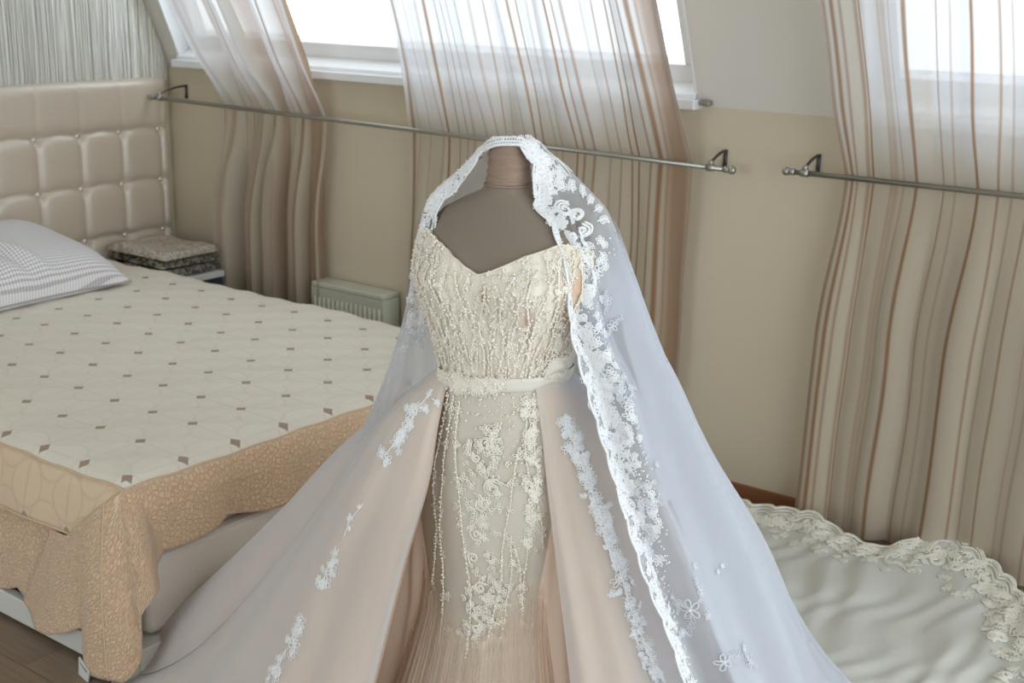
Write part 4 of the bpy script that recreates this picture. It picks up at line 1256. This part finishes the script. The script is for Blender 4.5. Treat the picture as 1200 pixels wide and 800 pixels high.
b = MB(); b.add(P2, col=np.clip(1 - (V2 - .43) / .10, 0, 1), faces=[tuple(map(int, q)) for q in fc]); b.build('inner_layer', M['veil_inner'], veil)
# narrow lace arch over the top of the neck
ar = cat(np.array([(-.058, -.018, 1.418), (-.050, -.034, 1.427), (-.034, -.044, 1.4335), (-.012, -.048, 1.4355), (.008, -.048, 1.4345), (.020, -.045, 1.428), (.026, -.044, 1.416)]), np.linspace(0, 1, 80))
up2 = np.array([0, .006, .0125])
b = MB(); b.grid(np.stack([ar, ar + up2 * .5 + [0, -.002, 0], ar + up2])); b.build('veil_arch', M['veil'], veil)
b = MB(); b.tube(ar, .0022, 6); b.tube(ar + up2 * .45 + [0, -.002, 0], .0018, 6); b.tube(ar + up2 * .95, .0022, 6)
for k in range(2, 78, 3):
    b.tube(np.array([ar[k], ar[k] + up2 * .5 + [.002, -.002, 0], ar[min(79, k + 2)] + up2]), .0013, 5)
arch = b.build('lace_border', M['white_lace'], veil)
b = MB()
for k in range(0, 80, 4): b.ball(ar[k] + up2 * rng.uniform(.6, 1.15) + [0, -.003, 0], rng.uniform(.0016, .0026), 1)
for k in range(10, 70, 2): b.ball(ar[k] + [0, -.001, -.0025], .0014, 1)
b.build('bead_trim', M['pearl_white'], arch, kind='stuff')

def border(side, v0, v1, wfun, name, up_to=None):
    L_ = Lace(vsf, 0.0022)
    arc = arcL if side == 'L' else arcR
    v = np.linspace(v0, v1, 900)
    for off, r in ((0.001, .0024), (0.0062, .0017)):
        L_.line(np.stack([edge_u(v, side, off), v], 1), r, .8)
    L_.beads(np.stack([edge_u(v, side, .0037), v], 1), .0062, .0019, .0003)
    a0, a1 = np.interp([v0, v1], vv, arc)
    a_ = a0
    while a_ < a1:
        v_ = float(np.interp(a_, arc, vv)); va = np.array([v_]); wd = wfun(a_)
        dens = 1.0 if a_ < .75 else .6
        if side == 'R' and .125 < a_ < .215: wd *= .22
        # inner running cord pieces, scrolls, leaves
        for q in range(2 if rng.random() < dens * .7 else 1):
            u_ = float(edge_u(va, side, .012 + rng.uniform(0, .6) * wd)[0])
            L_.scroll(u_, v_, rng.uniform(.006, .010) * (1 + wd * 4), rng.uniform(0, 6.28), rng.choice([-1, 1]), .0017)
        for q in range(int(2 + wd * 30)):
            u_ = float(edge_u(va, side, .010 + rng.uniform(0, 1) * wd)[0])
            if rng.random() < .6 * dens: L_.spray(u_, v_, rng.uniform(.012, .024), rng.uniform(0, 6.28), 3, .0013, .009)
        if rng.random() < .8 * dens:
            u_ = float(edge_u(va, side, .010 + rng.uniform(.3, 1) * wd)[0]); L_.flower(u_, v_, rng.uniform(.006, .010), 5, .0014)
        for q in range(int(4 + wd * 70)):
            u_ = float(edge_u(va, side, .008 + rng.uniform(0, 1.1) * wd)[0]); L_.bead(u_, v_ + rng.uniform(-.004, .004), rng.uniform(.0014, .0025))
        a_ += .0085 * (1 if a_ < .8 else 1.3)
    return L_
wR = lambda a: np.interp(a, [0, .05, .1, .16, .22, .32, .45, .6, 1.0, 1.6], [.010, .02, .030, .06, .075, .06, .075, .075, .05, .03])
Lr = border('R', 0.0, .93, wR, 'lace_border')
# shoulder medallion of thick scrolls
for (px, py, s_, an, fl) in [(662, 243, .020, 1.4, 1), (675, 250, .015, .2, -1), (655, 262, .014, 2.4, 1), (682, 268, .013, 4, -1), (668, 278, .012, 3, 1), (640, 196, .010, 1.6, 1), (634, 178, .009, .5, -1), (645, 215, .011, 1.7, 1)]:
    u_, v_ = vsf.pick(px, py)
    for k in range(2): Lr.draw(u_, v_, rot(spiral(s_ * (1 - .3 * k), 1.35, 36, fl, s_ * .8), an), .0024)
    for k in range(7): Lr.bead(*[float(q) for q in vsf.local(u_, v_, rng.normal(0, s_ * .6, (1, 2)))[0]], .0018)
for (px, py, an) in [(690, 238, .6), (697, 246, .3), (684, 230, 1.0), (700, 258, 0.0), (672, 224, 1.3), (660, 218, 1.5)]:
    u_, v_ = vsf.pick(px, py); Lr.spray(u_, v_, .026, an, 4, .0016, .010)
o = Lr.finish('lace_border', M['white_lace'], M['pearl_white'], veil, 'bead_trim')
wL = lambda a: np.interp(a, [0, .05, .1, .2, .4, 1.0], [.010, .018, .024, .036, .04, .03])
Ll = border('L', 0.0, .62, wL, 'lace_border')
for (px, py, s_, an, fl) in [(515, 232, .012, 1.0, 1), (525, 224, .010, 2.0, -1), (507, 246, .010, .3, 1), (550, 196, .008, 1, 1)]:
    u_, v_ = vsf.pick(px, py); Ll.draw(u_, v_, rot(spiral(s_, 1.5, 30, fl, s_ * .8), an), .0024)
Ll.finish('lace_border', M['white_lace'], M['pearl_white'], veil, 'bead_trim')

# embroidered blossoms scattered over the veil
for (px, py, s_) in [(757, 568, .008), (762, 590, .012), (745, 575, .006), (757, 622, .010), (760, 640, .008), (822, 690, .009), (808, 712, .018), (830, 722, .007), (795, 705, .008), (815, 665, .006), (850, 775, .014), (878, 775, .012), (872, 758, .006), (848, 664, .004), (842, 668, .004), (800, 742, .008), (770, 545, .005),
                     (727, 500, .009), (735, 470, .008), (718, 380, .010), (712, 350, .008), (740, 455, .008), (725, 455, .010), (478, 385, .010), (490, 400, .009), (470, 405, .008), (500, 385, .008)]:
    u_, v_ = vsf.pick(px, py); Lg = Lace(vsf, 0.003)
    Lg.flower(u_, v_, s_, 5, .0010 + s_ * .03)
    if s_ > .007: Lg.spray(u_, v_, s_ * 3, rng.uniform(0, 6.28), 4, .0008, s_ * .8); Lg.spray(u_, v_, s_ * 2.4, rng.uniform(0, 6.28), 3, .0008, s_ * .8)
    Lg.finish('embroidered_flower', M['grey_lace'], M['pearl_white'], veil, 'bead_trim')
